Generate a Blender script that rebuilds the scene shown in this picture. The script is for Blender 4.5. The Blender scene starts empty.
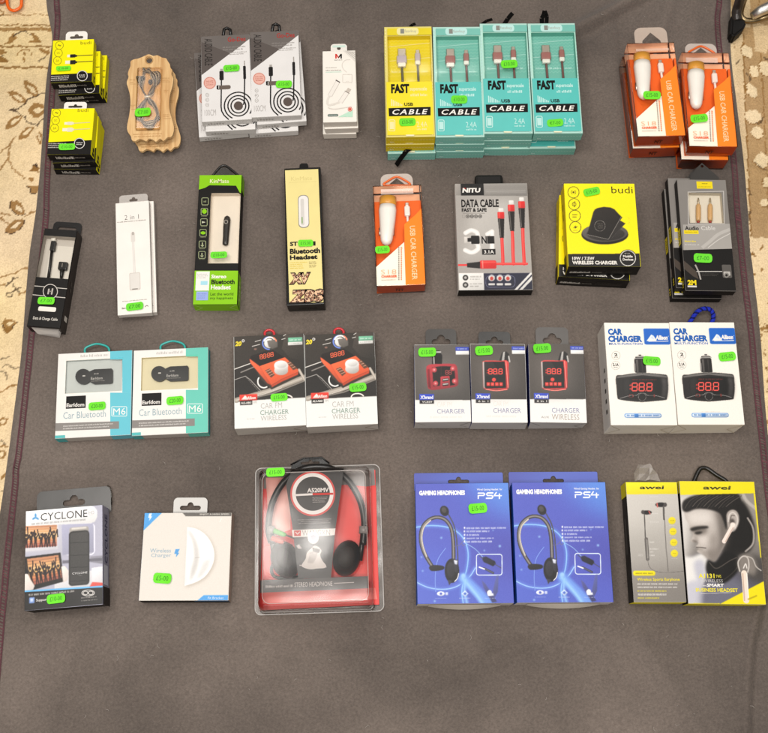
import bpy, bmesh, math, random
import numpy as np
from mathutils import Vector, Matrix
rnd = random.Random(11)
S = bpy.context.scene
COL = S.collection
# ------------------------------------------------------------------ camera model
HC = 1.45                       # camera height above the cloth (m)
TILT = math.radians(17.6)
FPX, CXP, CYP = 1070.0, 384.0, 366.5
def ground(px, py, z=0.0):
    """point of the plane at height z that the photo shows at px, py (768 x 733)"""
    x = (px - CXP) / FPX; y = -(py - CYP) / FPX
    dy = y * math.cos(TILT) + math.sin(TILT); dz = y * math.sin(TILT) - math.cos(TILT)
    t = (z - HC) / dz
    return (x * t, dy * t)
cam = bpy.data.cameras.new('camera'); co = bpy.data.objects.new('camera', cam); COL.objects.link(co)
co.location = (0, 0, HC); co.rotation_euler = (TILT, 0, 0)
cam.sensor_fit = 'HORIZONTAL'; cam.sensor_width = 36; cam.lens = 36 * FPX / 768
cam.clip_start = 0.05; cam.clip_end = 60
S.camera = co
# ------------------------------------------------------------------ materials
def lin(h, g=1.0):
    h = h.lstrip('#'); o = []
    for i in (0, 2, 4):
        c = int(h[i:i+2], 16) / 255
        o.append((c / 12.92 if c <= .04045 else ((c + .055) / 1.055) ** 2.4) * g)
    return (*o, 1)
MATS = {}
ALB = 0.88
KIND = {'card': (.5, .2), 'gloss': (.3, .35), 'matte': (.85, .2), 'plastic': (.32, .5), 'sticker': (.6, .3), 'rubber': (.6, .3)}
def mat(h, kind='card'):
    k = (h, kind)
    if k in MATS: return MATS[k]
    m = bpy.data.materials.new('%s_%s' % (kind, h)); m.use_nodes = True
    nt = m.node_tree; N = nt.nodes; bs = N['Principled BSDF']; L = nt.links.new
    if kind == 'milky':
        bs.inputs['Base Color'].default_value = lin(h); bs.inputs['Roughness'].default_value = .25; bs.inputs['Alpha'].default_value = .34
    elif kind == 'metal':
        bs.inputs['Metallic'].default_value = 1; bs.inputs['Roughness'].default_value = .36
        bs.inputs['Base Color'].default_value = lin(h)
    elif kind in ('clear', 'film'):
        N.remove(bs); out = N['Material Output']
        tr = N.new('ShaderNodeBsdfTransparent'); tr.inputs[0].default_value = lin(h)
        gl = N.new('ShaderNodeBsdfGlossy'); gl.inputs['Roughness'].default_value = .09 if kind == 'clear' else .17
        gl.inputs[0].default_value = (1, 1, 1, 1)
        fr = N.new('ShaderNodeFresnel'); fr.inputs[0].default_value = 1.5
        mx = N.new('ShaderNodeMixShader'); tc = N.new('ShaderNodeTexCoord')
        nz = N.new('ShaderNodeTexNoise'); nz.inputs['Scale'].default_value = 22; nz.inputs['Detail'].default_value = 1
        bp = N.new('ShaderNodeBump'); bp.inputs['Strength'].default_value = .35; bp.inputs['Distance'].default_value = .002
        L(tc.outputs['Object'], nz.inputs['Vector']); L(nz.outputs['Fac'], bp.inputs['Height'])
        L(bp.outputs[0], gl.inputs['Normal']); L(bp.outputs[0], fr.inputs['Normal'])
        ad = N.new('ShaderNodeMath'); ad.operation = 'MULTIPLY'; ad.inputs[1].default_value = 1.0 if kind == 'clear' else 1.0
        L(fr.outputs[0], ad.inputs[0]); L(ad.outputs[0], mx.inputs[0]); L(tr.outputs[0], mx.inputs[1]); L(gl.outputs[0], mx.inputs[2])
        L(mx.outputs[0], out.inputs['Surface'])
    else:
        r, sp = KIND[kind]
        bs.inputs['Roughness'].default_value = r; bs.inputs['Specular IOR Level'].default_value = sp
        c = lin(h, ALB); lum = c[0] * .3 + c[1] * .6 + c[2] * .1; c = tuple(v * min(1, .55 + lum * 9) for v in c[:3]); tc = N.new('ShaderNodeTexCoord')
        nz = N.new('ShaderNodeTexNoise'); nz.inputs['Scale'].default_value = 38; nz.inputs['Detail'].default_value = 4
        mx = N.new('ShaderNodeMixRGB'); mx.blend_type = 'MIX'
        mx.inputs[1].default_value = (*[v * .93 for v in c[:3]], 1); mx.inputs[2].default_value = (*[min(.86, v * 1.06 + .001) for v in c[:3]], 1)
        L(tc.outputs['Object'], nz.inputs['Vector']); L(nz.outputs['Fac'], mx.inputs[0]); L(mx.outputs[0], bs.inputs['Base Color'])
        n2 = N.new('ShaderNodeTexNoise'); n2.inputs['Scale'].default_value = 26; n2.inputs['Detail'].default_value = 2
        bp = N.new('ShaderNodeBump'); bp.inputs['Strength'].default_value = .25; bp.inputs['Distance'].default_value = .0012
        L(tc.outputs['Object'], n2.inputs['Vector']); L(n2.outputs['Fac'], bp.inputs['Height']); L(bp.outputs[0], bs.inputs['Normal'])
    MATS[k] = m
    return m
# ------------------------------------------------------------------ object tree
def thing(name, label, cat, group=None):
    o = bpy.data.objects.new(name, None); COL.objects.link(o); o.empty_display_size = .02
    describe(o, label, cat, group); return o
def describe(o, label, cat=None, group=None):
    o['label'] = label
    if cat: o['category'] = cat
    if group: o['group'] = group
def copy_tree(o, parent=None):
    c = o.copy(); COL.objects.link(c); c.parent = parent
    for ch in list(o.children): copy_tree(ch, c)
    return c
def place(o, P, tilt=(0, 0)):
    o.location = (P.cx, P.cy, P.z0); o.rotation_euler = (tilt[0], tilt[1], P.ang)
# ------------------------------------------------------------------ text outlines
TXT = {}
def text_geo(s, bold=0.0, shear=0.0, sp=1.0):
    k = (s, bold, shear, sp)
    if k in TXT: return TXT[k]
    cu = bpy.data.curves.new('txt', 'FONT'); cu.body = s; cu.resolution_u = 2; cu.offset = bold; cu.shear = shear; cu.space_character = sp
    o = bpy.data.objects.new('txt', cu); COL.objects.link(o)
    dg = bpy.context.evaluated_depsgraph_get(); dg.update()
    me = o.evaluated_get(dg).to_mesh()
    v = np.array([tuple(p.co)[:2] for p in me.vertices]); f = [tuple(p.vertices) for p in me.polygons]
    bpy.data.objects.remove(o); bpy.data.curves.remove(cu)
    a, b = v.min(0), v.max(0); v = (v - a) / np.maximum(b - a, 1e-6)
    TXT[k] = (v, f); return TXT[k]
# ------------------------------------------------------------------ mesh builder
class MB:
    def __init__(s): s.bm = bmesh.new(); s.m = []
    def mi(s, m):
        if m not in s.m: s.m.append(m)
        return s.m.index(m)
    def face(s, pts, m, smooth=False):
        try:
            f = s.bm.faces.new([s.bm.verts.new(p) for p in pts])
        except ValueError: return None
        f.material_index = s.mi(m); f.smooth = smooth; return f
    def polys(s, verts, faces, m, smooth=False):
        vs = [s.bm.verts.new(p) for p in verts]; i = s.mi(m)
        for f in faces:
            try: g = s.bm.faces.new([vs[j] for j in f])
            except ValueError: continue
            g.material_index = i; g.smooth = smooth
    def box(s, x0, y0, z0, x1, y1, z1, top, front=None, back=None, left=None, right=None, bottom=None, bev=.0009, seg=2):
        old = set(s.bm.faces)
        vs = bmesh.ops.create_cube(s.bm, size=1)['verts']
        for v in vs: v.co = ((x0 + x1) / 2 + v.co.x * (x1 - x0), (y0 + y1) / 2 + v.co.y * (y1 - y0), (z0 + z1) / 2 + v.co.z * (z1 - z0))
        if min(x1 - x0, y1 - y0) > .03:
            for v in vs: t = .0004 if v.co.z > (z0 + z1) / 2 else .0011; v.co.x += rnd.uniform(-t, t); v.co.y += rnd.uniform(-t, t)
        es = list({e for v in vs for e in v.link_edges})
        if bev: bmesh.ops.bevel(s.bm, geom=es, offset=bev, segments=seg, affect='EDGES', profile=.5)
        s.sides(old, top, front, back, left, right, bottom)
    def sides(s, old, top, front, back, left, right, bottom):
        front = front or top; back = back or front; left = left or front; right = right or left; bottom = bottom or front
        for f in set(s.bm.faces) - old:
            f.normal_update(); n = f.normal; a = max(range(3), key=lambda i: abs(n[i]) * (1 if i == 2 else 1.9))
            m = (right if n.x > 0 else left) if a == 0 else (back if n.y > 0 else front) if a == 1 else (top if n.z > 0 else bottom)
            f.material_index = s.mi(m); f.smooth = False
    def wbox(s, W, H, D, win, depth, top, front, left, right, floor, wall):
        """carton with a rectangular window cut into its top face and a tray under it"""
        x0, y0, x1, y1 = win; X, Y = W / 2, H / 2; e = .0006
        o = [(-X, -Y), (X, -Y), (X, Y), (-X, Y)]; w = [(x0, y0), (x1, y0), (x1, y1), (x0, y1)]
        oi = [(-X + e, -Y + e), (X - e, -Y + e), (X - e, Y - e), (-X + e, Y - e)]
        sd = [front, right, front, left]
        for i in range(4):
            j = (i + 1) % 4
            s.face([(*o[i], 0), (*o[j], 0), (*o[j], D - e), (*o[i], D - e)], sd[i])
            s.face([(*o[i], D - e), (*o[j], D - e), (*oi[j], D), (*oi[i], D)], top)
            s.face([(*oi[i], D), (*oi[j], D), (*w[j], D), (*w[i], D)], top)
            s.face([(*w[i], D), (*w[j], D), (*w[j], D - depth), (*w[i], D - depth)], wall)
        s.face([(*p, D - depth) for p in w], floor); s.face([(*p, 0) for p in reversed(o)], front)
    def tube(s, pts, r, m, n=8, cap=True):
        pts = [Vector(p) for p in pts]; k = len(pts)
        rs = r if isinstance(r, (list, tuple)) else [r] * k
        ring = []; up = None
        for i, p in enumerate(pts):
            t = (pts[min(i + 1, k - 1)] - pts[max(i - 1, 0)]).normalized()
            if up is None: up = t.orthogonal().normalized()
            up = (up - t * up.dot(t)).normalized(); sd = t.cross(up)
            ring.append([s.bm.verts.new(p + (up * math.cos(a) + sd * math.sin(a)) * rs[i]) for a in [2 * math.pi * q / n for q in range(n)]])
        mi = s.mi(m)
        for a, b in zip(ring, ring[1:]):
            for q in range(n):
                f = s.bm.faces.new((a[q], a[(q + 1) % n], b[(q + 1) % n], b[q])); f.material_index = mi; f.smooth = True
        if cap:
            for rg in (ring[0][::-1], ring[-1]):
                f = s.bm.faces.new(rg); f.material_index = mi
    def ellipsoid(s, c, r, m, u=16, v=10, rot=None):
        old = set(s.bm.verts); oldf = set(s.bm.faces)
        bmesh.ops.create_uvsphere(s.bm, u_segments=u, v_segments=v, radius=1)
        for p in set(s.bm.verts) - old:
            q = Vector((p.co.x * r[0], p.co.y * r[1], p.co.z * r[2]))
            if rot is not None: q.rotate(rot)
            p.co = q + Vector(c)
        for f in set(s.bm.faces) - oldf: f.material_index = s.mi(m); f.smooth = True
    def plate(s, outer, holes, z, th, m, zf=None):
        """flat plate with holes, outline counter-clockwise"""
        b = bmesh.new(); es = []
        for lp in [outer] + list(holes):
            vs = [b.verts.new((p[0], p[1], 0)) for p in lp]
            es += [b.edges.new((vs[i], vs[(i + 1) % len(vs)])) for i in range(len(vs))]
        bmesh.ops.triangle_fill(b, use_beauty=True, use_dissolve=False, edges=es)
        b.verts.ensure_lookup_table(); b.verts.index_update()
        tri = [[v.index for v in f.verts] for f in b.faces]; vv = [v.co.copy() for v in b.verts]; b.free()
        zf = zf or (lambda x, y: 0)
        s.polys([(v.x, v.y, z + th + zf(v.x, v.y)) for v in vv], [t if (vv[t[1]] - vv[t[0]]).cross(vv[t[2]] - vv[t[0]]).z > 0 else t[::-1] for t in tri], m)
        s.polys([(v.x, v.y, z + zf(v.x, v.y)) for v in vv], [t if (vv[t[1]] - vv[t[0]]).cross(vv[t[2]] - vv[t[0]]).z < 0 else t[::-1] for t in tri], m)
        for lp in [outer] + list(holes):
            for i in range(len(lp)):
                p, q = lp[i], lp[(i + 1) % len(lp)]
                s.face([(*p, z + zf(*p)), (*q, z + zf(*q)), (*q, z + th + zf(*q)), (*p, z + th + zf(*p))], m)
    def build(s, name, parent=None, label=None):
        me = bpy.data.meshes.new(name); s.bm.to_mesh(me); s.bm.free()
        for m in s.m: me.materials.append(m)
        o = bpy.data.objects.new(name, me); COL.objects.link(o); o.parent = parent
        if label: o['label'] = label
        return o
def arc(cx, cy, rx, ry, a0, a1, n=24):
    return [(cx + rx * math.cos(math.radians(a0 + (a1 - a0) * i / n)), cy + ry * math.sin(math.radians(a0 + (a1 - a0) * i / n))) for i in range(n + 1)]
def smooth(pts, n=6, closed=False):
    """Catmull-Rom through the points"""
    P = [Vector(p) for p in pts]; k = len(P); out = []
    rng = range(k if closed else k - 1)
    for i in rng:
        if closed: a, b, c, d = P[i - 1], P[i], P[(i + 1) % k], P[(i + 2) % k]
        else: a, b, c, d = P[max(i - 1, 0)], P[i], P[i + 1], P[min(i + 2, k - 1)]
        for j in range(n):
            t = j / n
            out.append(tuple(.5 * ((2 * b) + (c - a) * t + (2 * a - 5 * b + 4 * c - d) * t * t + (3 * b - a - 3 * c + d) * t ** 3)))
    if not closed: out.append(tuple(P[-1]))
    return out
# ------------------------------------------------------------------ printed pictures: a fine grid of coloured points in the carton's mesh
def srgb(h): return np.array([int(h[i:i+2], 16) / 255 for i in (0, 2, 4)])
def gauss(m, sg):
    r = max(1, int(sg * 2.5 + .5)); k = np.exp(-.5 * (np.arange(-r, r + 1) / sg) ** 2); k /= k.sum()
    m = np.pad(m, r, mode='edge'); m = np.apply_along_axis(lambda v: np.convolve(v, k, 'valid'), 0, m); return np.apply_along_axis(lambda v: np.convolve(v, k, 'valid'), 1, m)
class Ras:
    def __init__(s, a, b, e, d, res, bg):
        s.a, s.b, s.res = a, b, res; s.nx = int((e - a) / res) + 2; s.ny = int((d - b) / res) + 2
        s.x = np.linspace(a, e, s.nx); s.y = np.linspace(b, d, s.ny); s.img = np.empty((s.ny, s.nx, 3)); s.img[:] = srgb(bg)
    def win(s, x0, y0, x1, y1, pad):
        i0, i1 = np.searchsorted(s.x, [x0 - pad, x1 + pad]); j0, j1 = np.searchsorted(s.y, [y0 - pad, y1 + pad]); return slice(j0, j1), slice(i0, i1)
    def put(s, w, m, c, g=0, hi=None):
        m = m[..., None]; col = np.broadcast_to(srgb(c), m.shape[:2] + (3,)).copy()
        if g: t = np.linspace(-.5, .5, m.shape[0])[:, None, None] + .5 * np.linspace(.5, -.5, m.shape[1])[None, :, None]; col = col * (1 + g * t)
        if hi is not None: col = col + hi[..., None]
        s.img[w] = s.img[w] * (1 - m) + np.clip(col, 0, 1) * m
    def poly(s, q, c, soft, g):
        q = np.array(q); pad = s.res * (soft * 3 + 1); w = s.win(*q.min(0), *q.max(0), pad); xs, ys = np.meshgrid(s.x[w[1]], s.y[w[0]])
        if not xs.size: return
        acc = np.zeros(xs.shape)
        for ox, oy in ((-.25, -.25), (.25, -.25), (-.25, .25), (.25, .25)):
            X_, Y_ = xs + ox * s.res, ys + oy * s.res; ins = np.zeros(xs.shape, bool)
            for k in range(len(q)):
                (xa, ya), (xb, yb) = q[k - 1], q[k]; ins ^= ((ya > Y_) != (yb > Y_)) & (X_ < (xb - xa) * (Y_ - ya) / (yb - ya + 1e-15) + xa)
            acc += ins / 4
        if soft > .3: acc = gauss(acc, soft)
        s.put(w, acc, c, g)
    def line(s, q, h, c, closed, soft, g):
        q = [np.array(p) for p in q]; q = q + [q[0]] if closed else q; A = np.array(q); f = s.res * max(soft, .5); w = s.win(*A.min(0), *A.max(0), h + f * 2); xs, ys = np.meshgrid(s.x[w[1]], s.y[w[0]])
        if not xs.size: return
        d = np.full(xs.shape, 9.)
        for p, r in zip(q, q[1:]):
            v = r - p; l = (v @ v) or 1e-12; t = np.clip(((xs - p[0]) * v[0] + (ys - p[1]) * v[1]) / l, 0, 1); d = np.minimum(d, np.hypot(xs - p[0] - t * v[0], ys - p[1] - t * v[1]))
        m = np.clip((h - d) / f + .5, 0, 1); s.put(w, m * min(1, h / s.res * 2.2 + .15), c, 0, g * .8 * (1 - np.clip(d / max(h, 1e-6), 0, 1)))
    def bake(s, mb, z):
        ly = mb.bm.verts.layers.float_color.get('print') or mb.bm.verts.layers.float_color.new('print')
        n = np.random.RandomState(3).rand(s.ny, s.nx, 1) * .03 - .015; im = np.clip(s.img + n, 0, 1); L = np.where(im <= .04045, im / 12.92, ((im + .055) / 1.055) ** 2.4) * ALB
        lum = L @ np.array([.3, .6, .1]); L = L * np.minimum(1, .55 + lum * 9)[..., None]; mi = mb.mi(photo_mat()); vs = []
        for j in range(s.ny):
            row = []
            for i in range(s.nx):
                v = mb.bm.verts.new((s.x[i], s.y[j], z)); v[ly] = (*L[j, i], 1); row.append(v)
            vs.append(row)
        for j in range(s.ny - 1):
            for i in range(s.nx - 1):
                f = mb.bm.faces.new((vs[j][i], vs[j][i + 1], vs[j + 1][i + 1], vs[j + 1][i])); f.material_index = mi
def photo_mat():
    if 'photo' in MATS: return MATS['photo']
    m = bpy.data.materials.new('printed_picture'); m.use_nodes = True; nt = m.node_tree; bs = nt.nodes['Principled BSDF']; bs.inputs['Roughness'].default_value = .36; bs.inputs['Specular IOR Level'].default_value = .3
    a = nt.nodes.new('ShaderNodeAttribute'); a.attribute_name = 'print'; nt.links.new(a.outputs['Color'], bs.inputs['Base Color'])
    tc = nt.nodes.new('ShaderNodeTexCoord'); n2 = nt.nodes.new('ShaderNodeTexNoise'); n2.inputs['Scale'].default_value = 24; bp = nt.nodes.new('ShaderNodeBump'); bp.inputs['Strength'].default_value = .25; bp.inputs['Distance'].default_value = .0012
    nt.links.new(tc.outputs['Object'], n2.inputs['Vector']); nt.links.new(n2.outputs['Fac'], bp.inputs['Height']); nt.links.new(bp.outputs[0], bs.inputs['Normal'])
    MATS['photo'] = m; return m
# ------------------------------------------------------------------ a packet: its place, size and printed face
class Pk:
    def __init__(s, reg, cor, D, z0=0.0):
        s.reg, s.cor, s.D, s.z0 = reg, cor, D, z0
        w = [Vector(ground(*s.px(*c), z0 + D)) for c in cor]           # TL TR BR BL
        c = (w[0] + w[1] + w[2] + w[3]) / 4
        u = ((w[1] - w[0]) + (w[2] - w[3])) / 2; v = ((w[0] - w[3]) + (w[1] - w[2])) / 2
        au = math.atan2(u.y, u.x); av = math.atan2(v.y, v.x) - math.pi / 2
        s.cx, s.cy = c; s.ang = (au + av) / 2; s.W, s.H = u.length, v.length
        s.base = D; s.k = 0; s.ras = None; s.soft = .6; s.g = .14
    def px(s, zx, zy): return (s.reg[0] + zx / s.reg[2], s.reg[1] + zy / s.reg[2])
    def L(s, zx, zy, z=None, cl=False):
        z = s.base if z is None else z
        x, y = ground(*s.px(zx, zy), s.z0 + z); x -= s.cx; y -= s.cy
        ca, sa = math.cos(-s.ang), math.sin(-s.ang)
        x, y = x * ca - y * sa, x * sa + y * ca
        if cl: x = max(-s.W / 2 + .0003, min(s.W / 2 - .0003, x)); y = max(-s.H / 2 + .0003, min(s.H / 2 - .0003, y))
        return (x, y)
    def L3(s, zx, zy, z): return (*s.L(zx, zy, z), z)
    def shift(s, dx, dy, z0, reg=None): return Pk(s.reg, [(c[0] + dx, c[1] + dy) for c in s.cor], s.D, z0)
    def zz(s): s.k += 1; return s.base + .0001 + .00002 * s.k
    def lr(s, x0, y0, x1, y1):
        xm, ym = (x0 + x1) / 2, (y0 + y1) / 2
        return (s.L(x0, ym)[0], s.L(xm, y1)[1], s.L(x1, ym)[0], s.L(xm, y0)[1])
    def cl(s, p): return (max(-s.W / 2 + .0003, min(s.W / 2 - .0003, p[0])), max(-s.H / 2 + .0003, min(s.H / 2 - .0003, p[1])))
    def photo(s, bg, res=.0006, area=None):
        X, Y = s.W / 2 - .0005, s.H / 2 - .0005; s.ras = Ras(*(area or (-X, -Y, X, Y)), res, bg); s.rz = s.zz()
    def flush(s, mb): s.ras.bake(mb, s.rz); s.ras = None
    # ---- print ops, all in measured coordinates
    def poly(s, mb, pts, c, kind='card', raw=False):
        if s.ras: s.ras.poly(pts if raw else [s.L(*p) for p in pts], c, s.soft, s.g); return
        z = s.zz(); q = pts if raw else [s.L(*p, cl=True) for p in pts]; n = len(q)
        if n > 4:
            b = bmesh.new(); vs = [b.verts.new((*p, 0)) for p in q]
            try: es = [b.edges.new((vs[i], vs[(i + 1) % n])) for i in range(n)]
            except ValueError: b.free(); mb.face([(*p, z) for p in q], mat(c, kind)); return
            bmesh.ops.triangle_fill(b, use_beauty=True, edges=es)
            b.verts.index_update(); mb.polys([(v.co.x, v.co.y, z) for v in b.verts], [[v.index for v in f.verts] for f in b.faces], mat(c, kind)); b.free()
        else: mb.face([(*p, z) for p in q], mat(c, kind))
    def rect(s, mb, x0, y0, x1, y1, c, kind='card', r=0):
        a, b, e, d = s.lr(x0, y0, x1, y1); a, b = s.cl((a, b)); e, d = s.cl((e, d))
        if r:
            r = abs(s.L(r, 0)[0] - s.L(0, 0)[0]); r = min(r, (e - a) / 2.01, (d - b) / 2.01); pts = []
            for cx, cy, st in ((e - r, d - r, 0), (a + r, d - r, 90), (a + r, b + r, 180), (e - r, b + r, 270)): pts += arc(cx, cy, r, r, st, st + 90, 5)
            s.poly(mb, pts, c, kind, raw=True)
        else: s.poly(mb, [(a, b), (e, b), (e, d), (a, d)], c, kind, raw=True)
    def ell(s, mb, cx, cy, rx, ry, c, rot=0, n=28, kind='card'):
        ca, sa = math.cos(math.radians(rot)), math.sin(math.radians(rot))
        s.poly(mb, [(cx + x * ca - y * sa, cy + x * sa + y * ca) for x, y in arc(0, 0, rx, ry, 0, 360, n)[:-1]], c, kind)
    def line(s, mb, pts, w, c, closed=False, kind='card', w1=None):
        q = [Vector(s.L(*p)) for p in pts]; sc = (Vector(s.L(100, 100)) - Vector(s.L(0, 100))).length / 100
        if s.ras: s.ras.line([tuple(p) for p in q], w * sc / 2, c, closed, s.soft, s.g); return
        n = len(q); z = s.zz(); a = []; b = []
        for i in range(n):
            p0, p1 = (q[i - 1], q[(i + 1) % n]) if closed else (q[max(i - 1, 0)], q[min(i + 1, n - 1)])
            t = (p1 - p0); t = t.normalized() if t.length > 1e-9 else Vector((1, 0)); h = w * sc / 2
            if w1 is not None: h += (w1 - w) * sc / 2 * i / (n - 1)
            nn = Vector((-t.y, t.x)) * h
            a.append(s.cl(q[i] + nn)); b.append(s.cl(q[i] - nn))
        m = mat(c, kind)
        for i in range(n if closed else n - 1):
            j = (i + 1) % n
            if (Vector(a[i]) - Vector(a[j])).length + (Vector(b[i]) - Vector(b[j])).length < 1e-6: continue
            mb.face([(*b[i], z), (*b[j], z), (*a[j], z), (*a[i], z)], m)
    def ring(s, mb, cx, cy, r, w, c, ry=None, n=32): s.line(mb, arc(cx, cy, r, ry or r, 0, 360, n)[:-1], w, c, closed=True)
    def rring(s, mb, x0, y0, x1, y1, r, w, c):
        pts = []
        for cx, cy, st in ((x1 - r, y1 - r, 0), (x0 + r, y1 - r, 90), (x0 + r, y0 + r, 180), (x1 - r, y0 + r, 270)): pts += arc(cx, cy, r, r, st, st + 90, 5)
        s.line(mb, pts, w, c, closed=True)
    def text(s, mb, t, x0, y0, x1, y1, c, bold=.0, shear=0, rot=0, kind='card', sp=1.0, slope=0):
        v, f = text_geo(t, bold, shear, sp); a, b, e, d = s.lr(x0, y0, x1, y1); z = s.zz()
        if rot == 0: P = [(a + p[0] * (e - a), b + p[1] * (d - b)) for p in v]
        elif rot < 0: P = [(a + p[1] * (e - a), d - p[0] * (d - b)) for p in v]
        else: P = [(e - p[1] * (e - a), b + p[0] * (d - b)) for p in v]
        mb.polys([(*s.cl(p), z) for p in P], f, mat(c, kind))
    def micro(s, mb, x0, y0, x1, y1, n, c, fill=.62, ragged=.25, mid=False):
        """rows of print too small to read"""
        a, b, e, d = s.lr(x0, y0, x1, y1); hh = (d - b) / n; z = s.zz() if not s.ras else 0; m = mat(c); fill *= .86
        for i in range(n):
            yb = d - (i + 1) * hh + hh * (1 - fill) / 2; x = a; end = e - (e - a) * ragged * rnd.random() * (i > 0)
            if mid: x = a + (e - end) / 2; end = e - (e - end) / 2
            while x < end - hh * .4:
                w = min(hh * fill * rnd.uniform(.9, 4.2), end - x)
                p, q = s.cl((x, yb)), s.cl((x + w, yb + hh * fill))
                if s.ras:
                    w_ = s.ras.win(p[0], p[1], q[0], q[1], 0); sh = s.ras.img[w_].shape[:2]
                    if sh[0] and sh[1]: s.ras.put(w_, np.random.RandomState(int(abs(x) * 1e6) % 9999).uniform(.3, .75, sh), c)
                    x += w + hh * fill * .45; continue
                # letters: little posts with varied height
                xx = p[0]
                while xx < q[0] - 1e-5:
                    lw = hh * fill * rnd.uniform(.2, .42); x2 = min(xx + lw, q[0]); top = p[1] + (q[1] - p[1]) * rnd.choice((.7, .75, 1, .72, 1))
                    mb.face([(xx, p[1], z), (x2, p[1], z), (x2, top, z), (xx, top, z)], m); xx = x2 + hh * fill * .2
                x += w + hh * fill * .45
    # ---- print on the near side and on the left / right sides (u along the side, v up, both 0..1)
    def side(s, mb, which, u0, v0, u1, v1, c, text=None, bold=.0, micro=0, flip=False, rot=0):
        X, Y, D = s.W / 2, s.H / 2, s.D; s.k += 1; e = .0001 + .00002 * s.k
        if which == 'front': Q = lambda u, v: (-X + u * s.W, -Y - e, v * D)
        elif which == 'right': Q = lambda u, v: (X + e, -Y + u * s.H, v * D)
        else: Q = lambda u, v: (-X - e, Y - u * s.H, v * D)
        m = mat(c)
        if text:
            v, f = text_geo(text, bold)
            if rot: pts = [Q(u0 + p[1] * (u1 - u0), v1 - p[0] * (v1 - v0)) for p in v]
            else: pts = [Q(u0 + p[0] * (u1 - u0), v0 + p[1] * (v1 - v0)) for p in v]
            mb.polys(pts, f, m)
        elif micro:
            u = u0
            while u < u1:
                w = rnd.uniform(.3, 1) * micro; w = min(w, u1 - u)
                h = rnd.choice((.7, 1)); mb.face([Q(u, v0), Q(u + w, v0), Q(u + w, v0 + (v1 - v0) * h), Q(u, v0 + (v1 - v0) * h)], m); u += w + micro * .35
        else: mb.face([Q(u0, v0), Q(u1, v0), Q(u1, v1), Q(u0, v1)], m)
    def gusset(s, mb, c):
        """folded corner lines of a tuck-in end flap"""
        X, Y, D = s.W / 2, s.H / 2, s.D; m = mat(c)
        for sg in (-1, 1):
            for (u0, v0), (u1, v1) in (((X, .98), (X * .62, .5)), ((X * .62, .5), (X, .06))):
                p, q = Vector((sg * u0, 0, v0 * D)), Vector((sg * u1, 0, v1 * D)); n = Vector((-(q - p).z, 0, (q - p).x)).normalized() * .0005
                mb.face([(p + n + Vector((0, -Y - .0002, 0))), (q + n + Vector((0, -Y - .0002, 0))), (q - n + Vector((0, -Y - .0002, 0))), (p - n + Vector((0, -Y - .0002, 0)))], m)
# ------------------------------------------------------------------ recurring parts
def sticker(root, P, x0, y0, x1, y1, txt, tilt=2, lift=.0):
    a, b, e, d = P.lr(x0, y0, x1, y1); cx, cy, w, h = (a + e) / 2, (b + d) / 2, (e - a) * .96, (d - b) * .96
    mb = MB(); r = h * .28; q = []
    o = [(-w/2 + r, -h/2), (w/2 - r, -h/2), (w/2 - r*.35, -h/2 + r*.3), (w/2, -h/2 + r*1.1), (w/2, h/2 - r*1.1), (w/2 - r*.35, h/2 - r*.3), (w/2 - r, h/2), (-w/2 + r, h/2), (-w/2 + r*.35, h/2 - r*.3), (-w/2, h/2 - r*1.1), (-w/2, -h/2 + r*1.1), (-w/2 + r*.35, -h/2 + r*.3)]
    w_ = w; cu = rnd.uniform(.0005, .0022); sd = rnd.choice((-1, 1)); bend = lambda x, y: cu * max(0, sd * x / w_ + .15) ** 2 * 2.4
    pt = []
    for k, p in enumerate(o):                                       # extra points along the long edges so the label can curl
        q = o[(k + 1) % len(o)]; n_ = 6 if abs(p[0] - q[0]) > w * .3 else 1
        pt += [(p[0] + (q[0] - p[0]) * i / n_, p[1] + (q[1] - p[1]) * i / n_) for i in range(n_)]
    mb.plate(pt, [], 0, .0002, mat(rnd.choice(('6EE628', '72EA26', '6AE02C')), 'sticker'), bend)
    v, f = text_geo(txt.replace('.', rnd.choice('.-')), -.004)
    mb.polys([((p[0] - .5) * w * .66, (p[1] - .5) * h * .46, .00032 + bend((p[0] - .5) * w * .66, 0)) for p in v], f, mat(rnd.choice(('1E6A1A', '28701C', '225A20')), 'sticker'))
    ob = mb.build('price_sticker', root)
    ob.location = (cx, cy, P.base + .0019 + lift); ob.rotation_euler = (0, 0, math.radians(tilt)); return ob
def euro(cx, cy, w, h):
    r = h * .32; b = h * .2; pts = []
    pts += arc(cx - w / 2 + r, cy - b, r, r, 90, 270, 6) + arc(cx + w / 2 - r, cy - b, r, r, -90, 90, 6)
    pts += [(cx + h * .45, cy - b + r)] + arc(cx, cy + b * .6, h * .42, h * .48, 20, 160, 8) + [(cx - h * .45, cy - b + r)]
    return pts
def circ(cx, cy, r, n=18, ry=None): return arc(cx, cy, r, ry or r, 0, 360, n)[:-1]
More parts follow.
